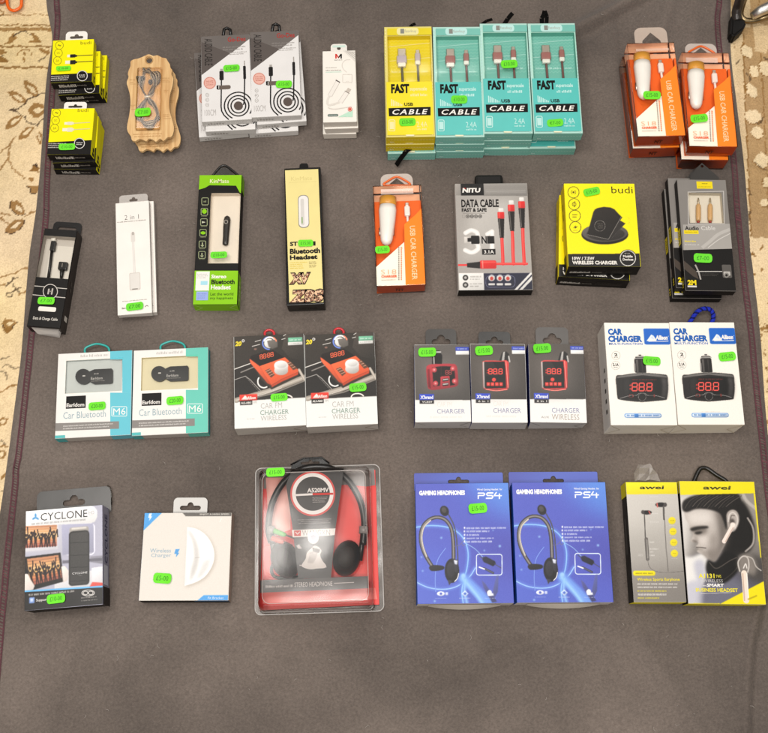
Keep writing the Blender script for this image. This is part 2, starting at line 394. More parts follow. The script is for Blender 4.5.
def tab(root, P, x0, y0, x1, y1, z, m, hole='euro', th=.0007, r=.35, hs=.5, name='hang_tab', taper=0):
    """hanging flap standing out of the far edge of a packet"""
    a, _, e, _ = P.lr(x0, y0, x1, y1); xm = (x0 + x1) / 2
    a = P.L(x0, y0, z)[0]; e = P.L(x1, y0, z)[0]; d = P.L(xm, y0, z)[1]; b = P.H / 2 - .004
    h = d - P.H / 2; w = e - a; r = min(h * r, w / 2.2)
    o = [(a - taper, b), (e + taper, b)] + arc(e - r, d - r, r, r, 0, 90, 5) + arc(a + r, d - r, r, r, 90, 180, 5)
    cx, cy = (a + e) / 2, P.H / 2 + h * .48; hl = []
    if hole == 'euro': hl = [euro(cx, cy, w * hs, h * .42)]
    elif hole == 'round': hl = [circ(cx, cy, h * .2)]
    elif hole == 'slot': hl = [arc(cx - w * hs / 2, cy, h * .14, h * .14, 90, 270, 6) + arc(cx + w * hs / 2, cy, h * .14, h * .14, -90, 90, 6)]
    elif hole == 'tri': hl = [[(cx - w * .3, cy - h * .3), (cx + w * .3, cy - h * .3), (cx + w * .27, cy - h * .1), (cx, cy + h * .28), (cx - w * .27, cy - h * .1)]]
    mb = MB(); mb.plate(o, hl, z, th, m); return mb.build(name, root)
def hook(root, P, pts, z, r, m, name='hang_loop'):
    mb = MB(); mb.tube([P.L3(*p, z) for p in smooth(pts, 5)], r, m, 8); return mb.build(name, root)
def rbox(mb, P, x0, y0, x1, y1, z0, z1, m, bev=.001):
    a, _, e, _ = P.lr(x0, y0, x1, y1); xm = (x0 + x1) / 2; ym = (y0 + y1) / 2
    a = P.L(x0, ym, z1)[0]; e = P.L(x1, ym, z1)[0]; d = P.L(xm, y0, z1)[1]; b = P.L(xm, y1, z1)[1]
    mb.box(a, b, z0, e, d, z1, m, bev=min(bev, (e - a) * .3, (d - b) * .3, (z1 - z0) * .4))
# ================================================================== the setting: carpet and cloth
def axis(lo, hi, fine, step, coarse):
    v = lo; out = [lo]
    while v < hi:
        v += step if any(a <= v <= b for a, b in fine) else coarse
        out.append(v)
    return np.array(out)
gx = axis(-1.3, 1.3, [(-.70, -.42), (.44, .70)], .002, .02); gy = axis(-.5, 1.7, [(.08, 1.12)], .002, .02)
X, Y = np.meshgrid(gx, gy); R = np.random.RandomState(4)
def fnoise(x, y, sc, seed):
    r = np.random.RandomState(seed); g = r.rand(64, 64); u = x * sc + 17.3; v = y * sc + 5.1
    i, j = np.floor(u).astype(int), np.floor(v).astype(int); f, h = u - i, v - j; f = f * f * (3 - 2 * f); h = h * h * (3 - 2 * h)
    G = lambda a, b: g[a % 64, b % 64]
    return (G(i, j) * (1 - f) + G(i + 1, j) * f) * (1 - h) + (G(i, j + 1) * (1 - f) + G(i + 1, j + 1) * f) * h
base = np.array(lin('EDD4A8')[:3]) * .95; brown = np.array(lin('9C7440')[:3]) * .85; dark = np.array(lin('4E3C2C')[:3]); tan = np.array(lin('AC8450')[:3]) * .85; pale = np.array(lin('F0DAB0')[:3]) * .95
C = np.empty(X.shape + (3,)); C[:] = base
jx = X + (fnoise(X, Y, 260, 1) - .5) * .0028; jy = Y + (fnoise(X, Y, 260, 2) - .5) * .0028
def paint(m, col, a=1.0): C[m] = C[m] * (1 - a) + col * a
def fill(pts, col, a=1.0):
    p = np.array([ground(*q) for q in pts]); x0, y0 = p.min(0) - .004; x1, y1 = p.max(0) + .004
    ii = np.where((gy >= y0) & (gy <= y1))[0]; jj = np.where((gx >= x0) & (gx <= x1))[0]
    if not len(ii) or not len(jj): return
    sl = np.ix_(ii, jj); xs, ys = jx[sl], jy[sl]; ins = np.zeros(xs.shape, bool)
    for k in range(len(p)):
        (xa, ya), (xb, yb) = p[k - 1], p[k]
        c = ((ya > ys) != (yb > ys)) & (xs < (xb - xa) * (ys - ya) / (yb - ya + 1e-12) + xa); ins ^= c
    sub = C[sl]; sub[ins] = sub[ins] * (1 - a) + col * a; C[sl] = sub
def stroke(pts, w, col, a=1.0):
    for p, q in zip(pts, pts[1:]):
        dx, dy = q[0] - p[0], q[1] - p[1]; l = math.hypot(dx, dy) or 1; nx, ny = -dy / l * w / 2, dx / l * w / 2; ex, ey = dx / l * w * .3, dy / l * w * .3
        fill([(p[0] + nx - ex, p[1] + ny - ey), (q[0] + nx + ex, q[1] + ny + ey), (q[0] - nx + ex, q[1] - ny + ey), (p[0] - nx - ex, p[1] - ny - ey)], col, a)
def leaf(x0, y0, x1, y1, w, col, mid=None, edge=None, serr=0):
    n = 14; dx, dy = x1 - x0, y1 - y0; l = math.hypot(dx, dy); nx, ny = -dy / l, dx / l; up = []; dn = []
    for i in range(n + 1):
        t = i / n; h = w / 2 * math.sin(math.pi * t) ** .7 + (serr if i % 2 else 0) * (0 < i < n)
        up.append((x0 + dx * t + nx * h, y0 + dy * t + ny * h)); dn.append((x0 + dx * t - nx * h, y0 + dy * t - ny * h))
    if edge is not None: stroke(up, 1.5, edge)
    fill(up + dn[::-1], col)
    if mid is not None: leaf(x0 + dx * .3, y0 + dy * .3, x0 + dx * .85, y0 + dy * .85, w * .38, mid)
# border rows at the upper left
for y, w, c in ((23.5, 1.6, brown), (27.5, 3.4, tan), (45, 1.8, brown), (66, 2.2, brown), (13, .9, tan)):
    stroke([(x, y + 1.2 * math.sin(x * .3) * .5) for x in range(-120, 60, 6)], w, c, .9)
for k in range(-3, 1):
    o = k * 44
    fill([(3+o, 43), (9+o, 36), (13+o, 31), (16+o, 36), (12+o, 41)], tan); fill([(25+o, 41), (33+o, 38), (30+o, 31), (36+o, 34), (41+o, 41)], tan)
    stroke([(12+o, 35), (16+o, 32), (20+o, 29.5), (24+o, 29), (28+o, 32), (31+o, 34)], 1.6, dark, .8)
    stroke(arc(24+o, 54, 7, 6, 180, 360, 8), 1.4, tan); stroke([(24+o, 50), (23+o, 60)], 1.5, tan); fill([(0+o, 54), (9+o, 60), (0+o, 61), (-6+o, 57)], brown)
    stroke([(38+o, 60), (42+o, 57), (46+o, 54)], 1.6, dark, .7); leaf(38+o, 48, 50+o, 52, 5, tan)
Z2 = lambda x, y: (x / 6.1, 80 + y / 6.1)
for a in ((140, -5, 225, 90, 62), (40, 62, 160, 130, 55), (20, 290, 135, 205, 50), (105, 355, 200, 275, 50), (235, 390, 238, 300, 34), (165, 180, 275, 170, 90)):
    p, q = Z2(*a[:2]), Z2(*a[2:4]); leaf(*p, *q, a[4] / 6.1, tan, pale)
stroke([Z2(*p) for p in ((50, 180), (85, 172), (105, 165), (150, 132), (170, 105), (200, 98), (230, 82), (275, 70))], 1.5, dark, .85)
stroke([Z2(*p) for p in ((60, 176), (100, 182), (122, 205), (145, 215), (150, 242), (190, 255), (225, 268), (250, 232), (280, 225))], 1.5, dark, .85)
fill([Z2(*p) for p in ((50, 178), (75, 160), (100, 170), (80, 190))], dark, .8)
for pl in (((-40, 460), (0, 430), (50, 390), (82, 335)), ((-40, 560), (0, 530), (40, 480), (50, 420), (70, 370)), ((45, 470), (65, 520), (95, 555), (145, 590))): stroke([Z2(*p) for p in pl], 1.7, tan, .9)
fill([Z2(*p) for p in ((170, 555), (200, 510), (235, 515), (235, 560), (205, 545))], brown); fill([Z2(*p) for p in ((195, 510), (225, 505), (220, 525))], dark)
leaf(*Z2(170, 605), *Z2(205, 590), 5, tan); fill([Z2(*p) for p in ((160, 640), (240, 630), (215, 690), (180, 680), (185, 655))], tan); stroke([Z2(*p) for p in ((160, 640), (185, 660), (180, 680), (215, 692))], 1.4, dark)
Z3 = lambda x, y: (x / 5.23, 190 + y / 5.23)
leaf(*Z3(52, 55), *Z3(122, 118), 11, tan, pale, dark, .5); leaf(*Z3(25, 215), *Z3(120, 148), 10, tan, pale, dark, .5)
for pl in (((-60, 160), (0, 140), (20, 160), (40, 175)), ((0, 118), (50, 122)), ((125, 130), (160, 112), (200, 100)), ((-50, 470), (0, 450), (40, 438), (80, 425), (110, 405), (160, 400)), ((90, 540), (120, 530), (140, 515)), ((-40, 500), (20, 490))): stroke([Z3(*p) for p in pl], 1.8, tan, .9)
for pl in (((25, 505), (40, 480), (60, 468), (65, 455), (95, 447)), ((28, 548), (35, 530), (60, 525), (75, 515), (105, 505)), ((30, 552), (60, 550), (62, 535)), ((62, 490), (75, 505), (95, 530))): stroke([Z3(*p) for p in pl], 1.5, dark, .8)
fill([Z3(*p) for p in ((0, 690), (25, 660), (40, 690), (70, 700), (60, 730), (10, 725))], tan)
Z4 = lambda x, y: (x / 4.07, 320 + y / 4.07)
leaf(*Z4(5, 20), *Z4(60, 5), 9, tan, pale, dark); leaf(*Z4(10, 45), *Z4(45, 30), 6, brown)
for pl in (((0, 155), (30, 150)), ((5, 185), (30, 180), (55, 195), (75, 190)), ((0, 205), (20, 210), (25, 240)), ((30, 270), (60, 262), (90, 275)), ((0, 480), (12, 500)), ((0, 690), (30, 700))): stroke([Z4(*p) for p in pl], 1.5, dark, .7)
for pl in (((-30, 300), (0, 290), (30, 268), (70, 258)), ((-20, 520), (10, 505), (25, 515)), ((0, 640), (30, 610))): stroke([Z4(*p) for p in pl], 1.8, tan)
leaf(*Z4(-20, 560), *Z4(20, 530), 8, tan, pale); leaf(*Z4(-20, 420), *Z4(30, 400), 8, tan, pale)
# right border: dark ground with pale leaves
fill([(728, -60), (860, -60), (890, 236), (748, 236)], tan, .75); fill([(735, 30), (743, 30), (752, 236), (742, 236)], base, .8); stroke([(743, 20), (752, 236)], 1.5, brown); stroke([(758, -30), (771, 236)], 1.2, brown, .8)
for a in ((748, 82, 757, 96, 8), (746, 112, 762, 118, 13), (753, 134, 763, 128, 12), (755, 160, 770, 158, 15), (744, 44, 752, 56, 9), (764, 178, 772, 184, 9), (763, 205, 768, 198, 8), (762, 60, 772, 74, 12), (752, 64, 758, 76, 8), (776, 100, 790, 112, 12), (780, 150, 796, 140, 12)):
    leaf(*a, pale, None, brown, .9)
for pl in (((758, 122), (762, 121), (764, 116)), ((756, 161), (760, 165), (766, 168)), ((748, 188), (752, 194)), ((747, 72), (750, 75), (751, 80)), ((747, 210), (751, 211), (750, 219)), ((737, 62), (740, 58)), ((765, 56), (772, 60))): stroke(pl, 1.5, dark, .75)
fill([(735, -20), (750, -20), (752, 26), (736, 26)], pale, .6); fill([(754, 20), (775, 26), (768, 52), (756, 50)], base, .7)
for i in range(70):
    x, y = R.uniform(748, 800), R.uniform(238, 470); t = R.uniform(0, 6.3); l = R.uniform(5, 13); leaf(x, y, x + l * math.cos(t), y + l * math.sin(t), l * .45, tan if i % 3 else brown, pale if i % 2 else None)
for i in range(260):                                                # the carpet goes on outside the frame
    x, y = R.choice([R.uniform(-260, -8), R.uniform(800, 1000)]), R.uniform(-60, 730); t = R.uniform(0, 6.3); l = R.uniform(8, 20); leaf(x, y, x + l * math.cos(t), y + l * math.sin(t), l * .45, tan, pale, dark if i % 4 == 0 else None, .5)
wear = fnoise(X, Y, 14, 5) * .5 + fnoise(X, Y, 60, 6) * .3 + fnoise(X, Y, 300, 7) * .35
C *= (.78 + .38 * wear)[..., None]; C[..., 2] *= (.9 + .2 * fnoise(X, Y, 9, 8))
nr, nc = X.shape
me = bpy.data.meshes.new('carpet'); V = np.stack([X, Y, -.005 + .0012 * fnoise(X, Y, 300, 9)], -1).reshape(-1, 3)
idx = np.arange(nr * nc).reshape(nr, nc); F = np.stack([idx[:-1, :-1], idx[:-1, 1:], idx[1:, 1:], idx[1:, :-1]], -1).reshape(-1, 4)
def grid_mesh(me, V, F):
    me.vertices.add(len(V)); me.vertices.foreach_set('co', V.astype(np.float32).ravel()); me.loops.add(F.size); me.loops.foreach_set('vertex_index', F.astype(np.int32).ravel())
    me.polygons.add(len(F)); me.polygons.foreach_set('loop_start', np.arange(0, F.size, 4, dtype=np.int32)); me.polygons.foreach_set('loop_total', np.full(len(F), 4, dtype=np.int32)); me.update(); me.validate()
grid_mesh(me, V, F)
at = me.color_attributes.new('weave', 'FLOAT_COLOR', 'POINT'); at.data.foreach_set('color', np.concatenate([C.reshape(-1, 3), np.ones((nr * nc, 1))], 1).astype(np.float32).ravel())
m = bpy.data.materials.new('carpet_pile'); m.use_nodes = True; nt = m.node_tree; bs = nt.nodes['Principled BSDF']; bs.inputs['Roughness'].default_value = .95; bs.inputs['Specular IOR Level'].default_value = .1
a = nt.nodes.new('ShaderNodeAttribute'); a.attribute_name = 'weave'; tc = nt.nodes.new('ShaderNodeTexCoord')
nz = nt.nodes.new('ShaderNodeTexNoise'); nz.inputs['Scale'].default_value = 420; nz.inputs['Detail'].default_value = 3
bp = nt.nodes.new('ShaderNodeBump'); bp.inputs['Strength'].default_value = .6; bp.inputs['Distance'].default_value = .003
mx = nt.nodes.new('ShaderNodeMixRGB'); mx.blend_type = 'MULTIPLY'; mx.inputs[0].default_value = .42; rp = nt.nodes.new('ShaderNodeValToRGB'); rp.color_ramp.elements[0].position = .3; rp.color_ramp.elements[0].color = (.55, .5, .42, 1); rp.color_ramp.elements[1].position = .65
nt.links.new(tc.outputs['Object'], nz.inputs['Vector']); nt.links.new(nz.outputs['Fac'], bp.inputs['Height']); nt.links.new(bp.outputs[0], bs.inputs['Normal'])
nt.links.new(nz.outputs['Fac'], rp.inputs[0]); nt.links.new(a.outputs['Color'], mx.inputs[1]); nt.links.new(rp.outputs[0], mx.inputs[2]); nt.links.new(mx.outputs[0], bs.inputs['Base Color'])
me.materials.append(m); ob = bpy.data.objects.new('carpet', me); COL.objects.link(ob); ob['kind'] = 'structure'

# ---- cloth
Ledge = [(44, -60), (46, 0), (49, 20), (52, 40), (47, 72), (44, 105), (42, 140), (39, 180), (34, 220), (29, 255), (26, 290), (21, 350), (12, 420), (4, 480), (-8, 560), (-18, 640), (-30, 800)]
Redge = [(734, -60), (731, 10), (731, 50), (738, 110), (745, 170), (750, 230), (756, 290), (762, 350), (768, 430), (779, 520), (790, 600), (800, 700), (806, 800)]
Lw = np.array([ground(*p) for p in smooth(Ledge, 5)]); Rw = np.array([ground(*p) for p in smooth(Redge, 5)])
def edge(w, y): o = np.argsort(w[:, 1]); return np.interp(y, w[o, 1], w[o, 0])
def cloth_z(x, y):
    z = .0012 * (fnoise(x, y, 7, 21) - .5) + .0008 * (fnoise(x, y, 22, 22) - .5)
    def ridge(p, q, h, w):
        a, b = np.array(ground(*p)), np.array(ground(*q)); d = b - a; l = np.hypot(*d); t = np.clip(((x - a[0]) * d[0] + (y - a[1]) * d[1]) / l / l, 0, 1)
        dd = np.hypot(x - a[0] - t * d[0], y - a[1] - t * d[1]); return h * np.exp(-(dd / w) ** 2)
    z = z + ridge((560, 40), (650, -8), .016, .012) - ridge((566, 46), (655, -2), .006, .009) + ridge((654, 60), (676, -20), .008, .012) + ridge((120, -20), (200, 45), .007, .018) + ridge((540, 20), (595, 60), .006, .02)
    z = z + ridge((693, 55), (700, -30), .003, .01) + ridge((30, 640), (330, 700), .0022, .03) + ridge((560, 690), (690, 630), .002, .03)
    for p, q, h, w in (((20, 470), (150, 480), .003, .012), ((200, 640), (420, 668), .0035, .014), ((90, 640), (60, 733), .003, .012), ((420, 690), (560, 630), .003, .011), ((640, 640), (700, 733), .003, .014), ((250, 180), (262, 320), .0025, .012), ((345, 150), (350, 330), .0025, .013), ((560, 310), (590, 420), .0025, .012), ((120, 10), (190, 70), .003, .012), ((310, 5), (330, 120), .0025, .012), ((610, 20), (620, 160), .003, .013), ((180, 460), (240, 470), .0025, .01), ((395, 470), (400, 620), .003, .012), ((0, 700), (240, 690), .003, .02)):
        z = z + ridge(p, q, h * 1.5, w * .9)
    z = z + .003 * (fnoise(x, y, 13, 41) - .6) + .0016 * (fnoise(x, y, 34, 42) - .6)
    # the corner folded over at the lower right
    fx = np.interp(y, [ground(748, 790)[1], ground(748, 733)[1], ground(749, 690)[1], ground(752, 645)[1], ground(762, 600)[1], ground(790, 560)[1]], [ground(748, 790)[0], ground(748, 733)[0], ground(749, 690)[0], ground(752, 645)[0], ground(762, 600)[0], ground(800, 560)[0]])
    s = np.clip((x - fx) / .005, 0, 1); z = z + .011 * s * s * (3 - 2 * s)
    s = np.clip(1 - np.abs(x - fx + .004) / .006, 0, 1); return np.maximum(z - .002 * s, -.0028)
ny, nx = 420, 420
ys = np.linspace(ground(384, 790)[1], ground(384, -58)[1], ny); U, YY = np.meshgrid(np.linspace(0, 1, nx), ys)
l, r = edge(Lw, ys)[:, None], edge(Rw, ys)[:, None]; XX = l + (r - l) * U; ZZ = cloth_z(XX, YY)
ed = np.minimum(XX - l, r - XX); ZZ += -.0035 * np.exp(-(ed / .004) ** 2) + .0015 * np.exp(-((ed - .012) / .01) ** 2) + .004 * np.exp(-(ed / .02) ** 2) * (fnoise(XX, YY, 11, 30) - .3)
me = bpy.data.meshes.new('felt'); idx = np.arange(nx * ny).reshape(ny, nx); F = np.stack([idx[:-1, :-1], idx[:-1, 1:], idx[1:, 1:], idx[1:, :-1]], -1).reshape(-1, 4)
grid_mesh(me, np.stack([XX, YY, ZZ], -1).reshape(-1, 3), F); me.polygons.foreach_set('use_smooth', [True] * len(F))
m = bpy.data.materials.new('felt'); m.use_nodes = True; nt = m.node_tree; bs = nt.nodes['Principled BSDF']; bs.inputs['Roughness'].default_value = .97; bs.inputs['Specular IOR Level'].default_value = .08
bs.inputs['Sheen Weight'].default_value = .12; bs.inputs['Sheen Roughness'].default_value = .5
tc = nt.nodes.new('ShaderNodeTexCoord'); L = nt.links.new
def noise(sc, det, vec=None):
    n = nt.nodes.new('ShaderNodeTexNoise'); n.inputs['Scale'].default_value = sc; n.inputs['Detail'].default_value = det; L(vec or tc.outputs['Object'], n.inputs['Vector']); return n
mp = nt.nodes.new('ShaderNodeMapping'); mp.inputs['Scale'].default_value = (1, 5, 1); mp.inputs['Rotation'].default_value = (0, 0, .5); L(tc.outputs['Object'], mp.inputs[0])
n1 = noise(5, 4); n2 = noise(300, 5); n3 = noise(520, 3, mp.outputs[0]); n4 = noise(900, 2)
r1 = nt.nodes.new('ShaderNodeValToRGB'); r1.color_ramp.elements[0].position = .32; r1.color_ramp.elements[0].color = lin('5A524D'); r1.color_ramp.elements[1].position = .7; r1.color_ramp.elements[1].color = lin('786D66')
r2 = nt.nodes.new('ShaderNodeValToRGB'); r2.color_ramp.elements[0].position = .3; r2.color_ramp.elements[0].color = (.83, .83, .83, 1); r2.color_ramp.elements[1].position = .7; r2.color_ramp.elements[1].color = (1.12, 1.12, 1.11, 1)
r3 = nt.nodes.new('ShaderNodeValToRGB'); r3.color_ramp.elements[0].position = .36; r3.color_ramp.elements[0].color = (.84, .84, .84, 1); r3.color_ramp.elements[1].position = .64; r3.color_ramp.elements[1].color = (1.1, 1.1, 1.1, 1)
L(n1.outputs['Fac'], r1.inputs[0]); L(n2.outputs['Fac'], r2.inputs[0]); L(n3.outputs['Fac'], r3.inputs[0])
x1 = nt.nodes.new('ShaderNodeMixRGB'); x1.blend_type = 'MULTIPLY'; x1.inputs[0].default_value = 1; x2 = nt.nodes.new('ShaderNodeMixRGB'); x2.blend_type = 'MULTIPLY'; x2.inputs[0].default_value = 1
L(r1.outputs[0], x1.inputs[1]); L(r2.outputs[0], x1.inputs[2]); L(x1.outputs[0], x2.inputs[1]); L(r3.outputs[0], x2.inputs[2]); L(x2.outputs[0], bs.inputs['Base Color'])
bp = nt.nodes.new('ShaderNodeBump'); bp.inputs['Strength'].default_value = .5; bp.inputs['Distance'].default_value = .0009; ad = nt.nodes.new('ShaderNodeMath'); L(n2.outputs['Fac'], ad.inputs[0]); L(n3.outputs['Fac'], ad.inputs[1]); L(ad.outputs[0], bp.inputs['Height']); L(bp.outputs[0], bs.inputs['Normal'])
me.materials.append(m)
root = thing('display_cloth', 'dark grey felt cloth with maroon edge stitching spread over the carpet under all the packets', 'cloth')
ob = bpy.data.objects.new('felt', me); COL.objects.link(ob); ob.parent = root
def zc(x, y):
    j = np.argmin(np.abs(ys - y)); return float(np.interp(x, XX[j], ZZ[j])) + .0006
for pts in ([(57, -60), (57, 0), (58, 18), (57, 40), (53, 90), (49.5, 150), (47.5, 190), (46, 222), (41, 270), (33, 330), (28, 375), (22, 430), (14, 500), (5, 590), (-3, 680), (-12, 790)],
            [(721, -60), (719, 0), (717, 25), (722, 80), (728, 125), (733, 160), (737, 210), (739, 228), (745, 290), (751, 340), (757, 400), (766, 480), (776, 580), (786, 790)]):
    mb = MB(); w = [Vector(ground(*p)) for p in smooth(pts, 14)]; th = mat('5C3A40', 'matte'); th2 = mat('74474E', 'matte')
    acc = 0
    for a, b in zip(w, w[1:]):
        t = (b - a).normalized(); n = Vector((-t.y, t.x))
        for o in (-.0034, .0034):
            mb.face([(*(p + n * (o + k)), zc(p.x, p.y) + .0007) for p, k in ((a, -.0011), (b, -.0011), (b, .0011), (a, .0011))], th)
        k = 0; ln = (b - a).length
        while k < ln:
            p = a + t * k; q = p + t * .0028
            mb.face([(*(p + n * -.0036), zc(p.x, p.y) + .0009), (*(p + t * .0009 + n * -.0036), zc(p.x, p.y) + .0009), (*(q + t * .0009 + n * .0036), zc(p.x, p.y) + .0009), (*(q + n * .0036), zc(p.x, p.y) + .0009)], th2 if rnd.random() < .3 else th); k += .0035
    mb.build('edge_stitching', root)
mb = MB(); lint = mat('B8B0A8', 'matte')
for px, py in [(35, 590), (152, 428), (100, 33), (645, 18), (480, 120), (318, 605), (383, 625), (250, 690), (545, 700), (690, 655), (752, 708), (470, 640)] + [(rnd.uniform(20, 740), rnd.uniform(8, 730)) for _ in range(110)]:
    x, y = ground(px, py); a = rnd.uniform(0, 6.3); l = rnd.uniform(.0006, .0036); pts = [(x + math.cos(a + .5 * k) * l * k, y + math.sin(a + .5 * k) * l * k, zc(x, y) + .0008) for k in range(3)]
    mb.tube(pts, .00022, lint, 4)
mb.build('lint', root)['kind'] = 'stuff'

# ---- things at the frame's upper corners
root = thing('metal_chair', 'black and chrome chair foot with a rubber cap on the carpet at the upper right', 'chair leg')
Q = lambda x, y, z: (*ground(708 + x / 9.167, y / 9.167, z), z)
mb = MB(); pts = smooth([Q(330, -260, .16), Q(318, -120, .10), Q(288, 20, .04), Q(262, 110, .022), Q(268, 190, .016)], 6); mb.tube(pts, .0075, mat('3A3430', 'plastic'), 12); mb.build('leg_tube', root)
mb = MB(); mb.tube([Q(405, 150, .02), Q(480, 100, .024), Q(560, 65, .03), Q(760, -10, .05), Q(1100, -120, .08)], [.006, .0085, .0095, .0095, .0095], mat('D8D4CE', 'metal'), 14); mb.build('chrome_bar', root)
mb = MB(); mb.tube(smooth([Q(352, -60, .035), Q(300, 110, .012), Q(330, 180, .008), Q(420, 190, .008), Q(520, 160, .012), Q(700, 90, .03)], 6), .0045, mat('8F7D5E', 'metal'), 10); mb.build('inner_rail', root)
o = [ground(708 + x / 9.167, y / 9.167, .012) for x, y in ((208, 150), (345, 225), (318, 290), (228, 362), (192, 340))][::-1]
mb = MB(); mb.plate(o, [], -.004, .024, mat('14110F', 'rubber')); bmesh.ops.remove_doubles(mb.bm, verts=mb.bm.verts, dist=1e-6); bmesh.ops.bevel(mb.bm, geom=[e for e in mb.bm.edges if len(e.link_faces) == 2 and e.calc_face_angle(0) > .4], offset=.003, segments=3, affect='EDGES'); mb.build('rubber_cap', root)
Q = lambda x, y, z: (*ground(x / 7.33, y / 7.33, z), z)
mb = MB(); pts = smooth([Q(62, -260, .012), Q(58, -120, .009), Q(52, 0, .004), Q(64, 60, .003), Q(104, 78, .003), Q(150, 52, .003), Q(158, 0, .004), Q(160, -120, .009), Q(150, -260, .012), Q(105, -300, .012)], 8, closed=True)
mb.tube(pts + pts[:2], .0024, mat('FF6A10', 'plastic'), 10, cap=False); ob = mb.build('cord_loop'); describe(ob, 'orange plastic loop lying on the carpet at the upper left corner', 'loop')
mb = MB(); mb.tube(smooth([Q(-150, -60, .006), Q(-60, 0, .004), Q(0, 16, .003), Q(35, -6, .004), Q(30, -100, .008), Q(-20, -200, .01)], 6), .0035, mat('B4552A', 'plastic'), 10); ob = mb.build('cord_end'); describe(ob, 'rust brown cord end beside the orange loop at the upper left corner', 'cord')

# ---- light
def area(name, loc, aim, size, power, col):
    l = bpy.data.lights.new(name, 'AREA'); l.shape = 'RECTANGLE'; l.size, l.size_y = size; l.energy = power; l.color = col
    o = bpy.data.objects.new(name, l); COL.objects.link(o); o.location = loc
    o.rotation_euler = (Vector(aim) - Vector(loc)).to_track_quat('-Z', 'Y').to_euler(); return o
area('ceiling_lamp', (.02, -.36, 2.45), (.02, .3, 0), (1.2, .5), 43, (1, .955, .9))
area('ceiling_lamp', (-.95, .58, 2.75), (-.05, .5, 0), (.8, .5), 25, (1, .955, .9))
area('ceiling_lamp', (.7, 1.15, 2.75), (.1, .5, 0), (.7, .4), 15, (1, .955, .9))
area('ceiling_lamp', (-.24, .56, 2.75), (-.1, .4, 0), (.45, .26), 11, (1, .955, .9))
area('wall_lamp', (.1, -2.3, 1.5), (.05, .5, .03), (2.0, 1.0), 13, (1, .95, .89))  # added low fill standing in for bounce off wall and floor
for x, p in ((-1.2, 5), (.32, 6), (1.95, 5)): area('ceiling_spot', (x, 2.38, 2.75), (x * .4, .8, 0), (.5, .28), p, (1, .96, .91))  # added fills: reflections in the clear windows, brighter far boxes
w = bpy.data.worlds.new('World'); S.world = w; w.use_nodes = True
w.node_tree.nodes['Background'].inputs[0].default_value = (1, .97, .94, 1); w.node_tree.nodes['Background'].inputs[1].default_value = .11
S.view_settings.view_transform = 'Standard'; S.view_settings.look = 'None'; S.view_settings.gamma = 1
S.view_settings.exposure = -.09
# ================================================================== row 1
# ---- yellow charging cable boxes, two stacks of three
RA = (40, 25, 9.1625)
def yellow_cable(P, pale):
    root = thing('cable_box', 'x', 'box', 'yellow charging cable boxes in two stacks'); mb = MB()
    Y, K = 'FFF000', '1C1816'
    mb.box(-P.W/2, -P.H/2, 0, P.W/2, P.H/2, P.D, mat(Y), mat(K), mat(Y), mat(Y), mat(Y), mat(K))
    for i, g in enumerate(('~', 'QC', '2A')):
        x, y = (178 - 9 * i, 188 + 70 * i); P.ring(mb, x, y, 36, 5, '8E8418'); P.text(mb, g, x - 15, y - 10, x + 15, y + 10, '8E8418')
    P.text(mb, 'budi', 372, 150, 470, 179, '9A8A10', .005)
    for y, w in ((285, 30), (343, 38)):
        c = 'E9E2C4' if pale else '2A2420'; t = 'F4EED8'
        P.rect(mb, 232 if w > 30 else 250, y - w * .38, 282, y + w * .38, t); P.rect(mb, 276, y - w / 2, 326, y + w / 2, c, r=6); P.line(mb, [(326, y), (340, y - 1)], 20, c)
        P.line(mb, [(336, y - 1), (484, y - 9)], 7, 'D8CFA0' if pale else '3A3428')
    P.poly(mb, [(80, 458), (540, 438), (540, 630), (20, 640)], K)
    P.micro(mb, 102, 462, 265, 514, 3, 'D8D2CA')
    P.ell(mb, 388, 468, 52, 50, K); P.ring(mb, 388, 468, 46, 6, 'EDE8E0'); P.micro(mb, 358, 452, 418, 486, 2, 'EDE8E0', mid=True)
    P.side(mb, 'front', .17, .3, .58, .72, 'D5CFC6', micro=.035); P.side(mb, 'front', .6, .42, .84, .62, '8C857E', micro=.02)
    P.side(mb, 'right', .12, .2, .2, .62, K); P.side(mb, 'right', .03, .0, .1, .7, K)
    mb.build('carton', root); return root
PA = Pk(RA, [(122, 150), (505, 122), (466, 513), (90, 540)], .017, .034)
RB = (40, 95, 8.15)
PB = Pk(RB, [(92, 108), (446, 110), (413, 485), (58, 490)], .017, .034)
for P, src, pale, txt, st, sh, nm in ((PA, RA, False, '£10.00', (152, 384, 288, 428), ((65, 112), (118, 140)), 'black'), (PB, RB, True, '£10.00', (155, 402, 292, 455), ((38, 66), (55, 124)), 'white')):
    # art is measured on the first box; the second one is drawn over its own corners
    if P is PB:
        Q = Pk(RA, [((40 + c[0] / 8.15 - 40) * 9.1625, (95 + c[1] / 8.15 - 25) * 9.1625) for c in PB.cor], .017, .034)
        s = 9.1625; dx, dy = (49 - 53) * s, (109 - 40.4) * s
        class Off(Pk):
            def L(self, zx, zy, z=None, cl=False): return Pk.L(self, zx - 26, zy + 618, z, cl)
        Q.__class__ = Off; proto = yellow_cable(Q, pale)
    else: proto = yellow_cable(P, pale)
    under = [copy_tree(proto), copy_tree(proto)]
    place(proto, P); proto['label'] = 'topmost yellow cable box picturing %s plugs, with green price sticker' % nm
    for k, u in enumerate(under):
        place(u, P.shift(*sh[k], .017 * (1 - k))); u.rotation_euler.z += (.02, -.03)[k]
        u['label'] = '%s yellow cable box of the %s stack, under the one picturing %s plugs' % (('middle', 'bottom')[k], ('farther', 'nearer')[P is PB], nm)
    tab(proto, P, *((240, 62, 438, 140) if P is PA else (200, 60, 385, 118)), .012, mat('F4F0EA'), 'euro', hs=.62)
    sticker(proto, P, *st, txt, 3)

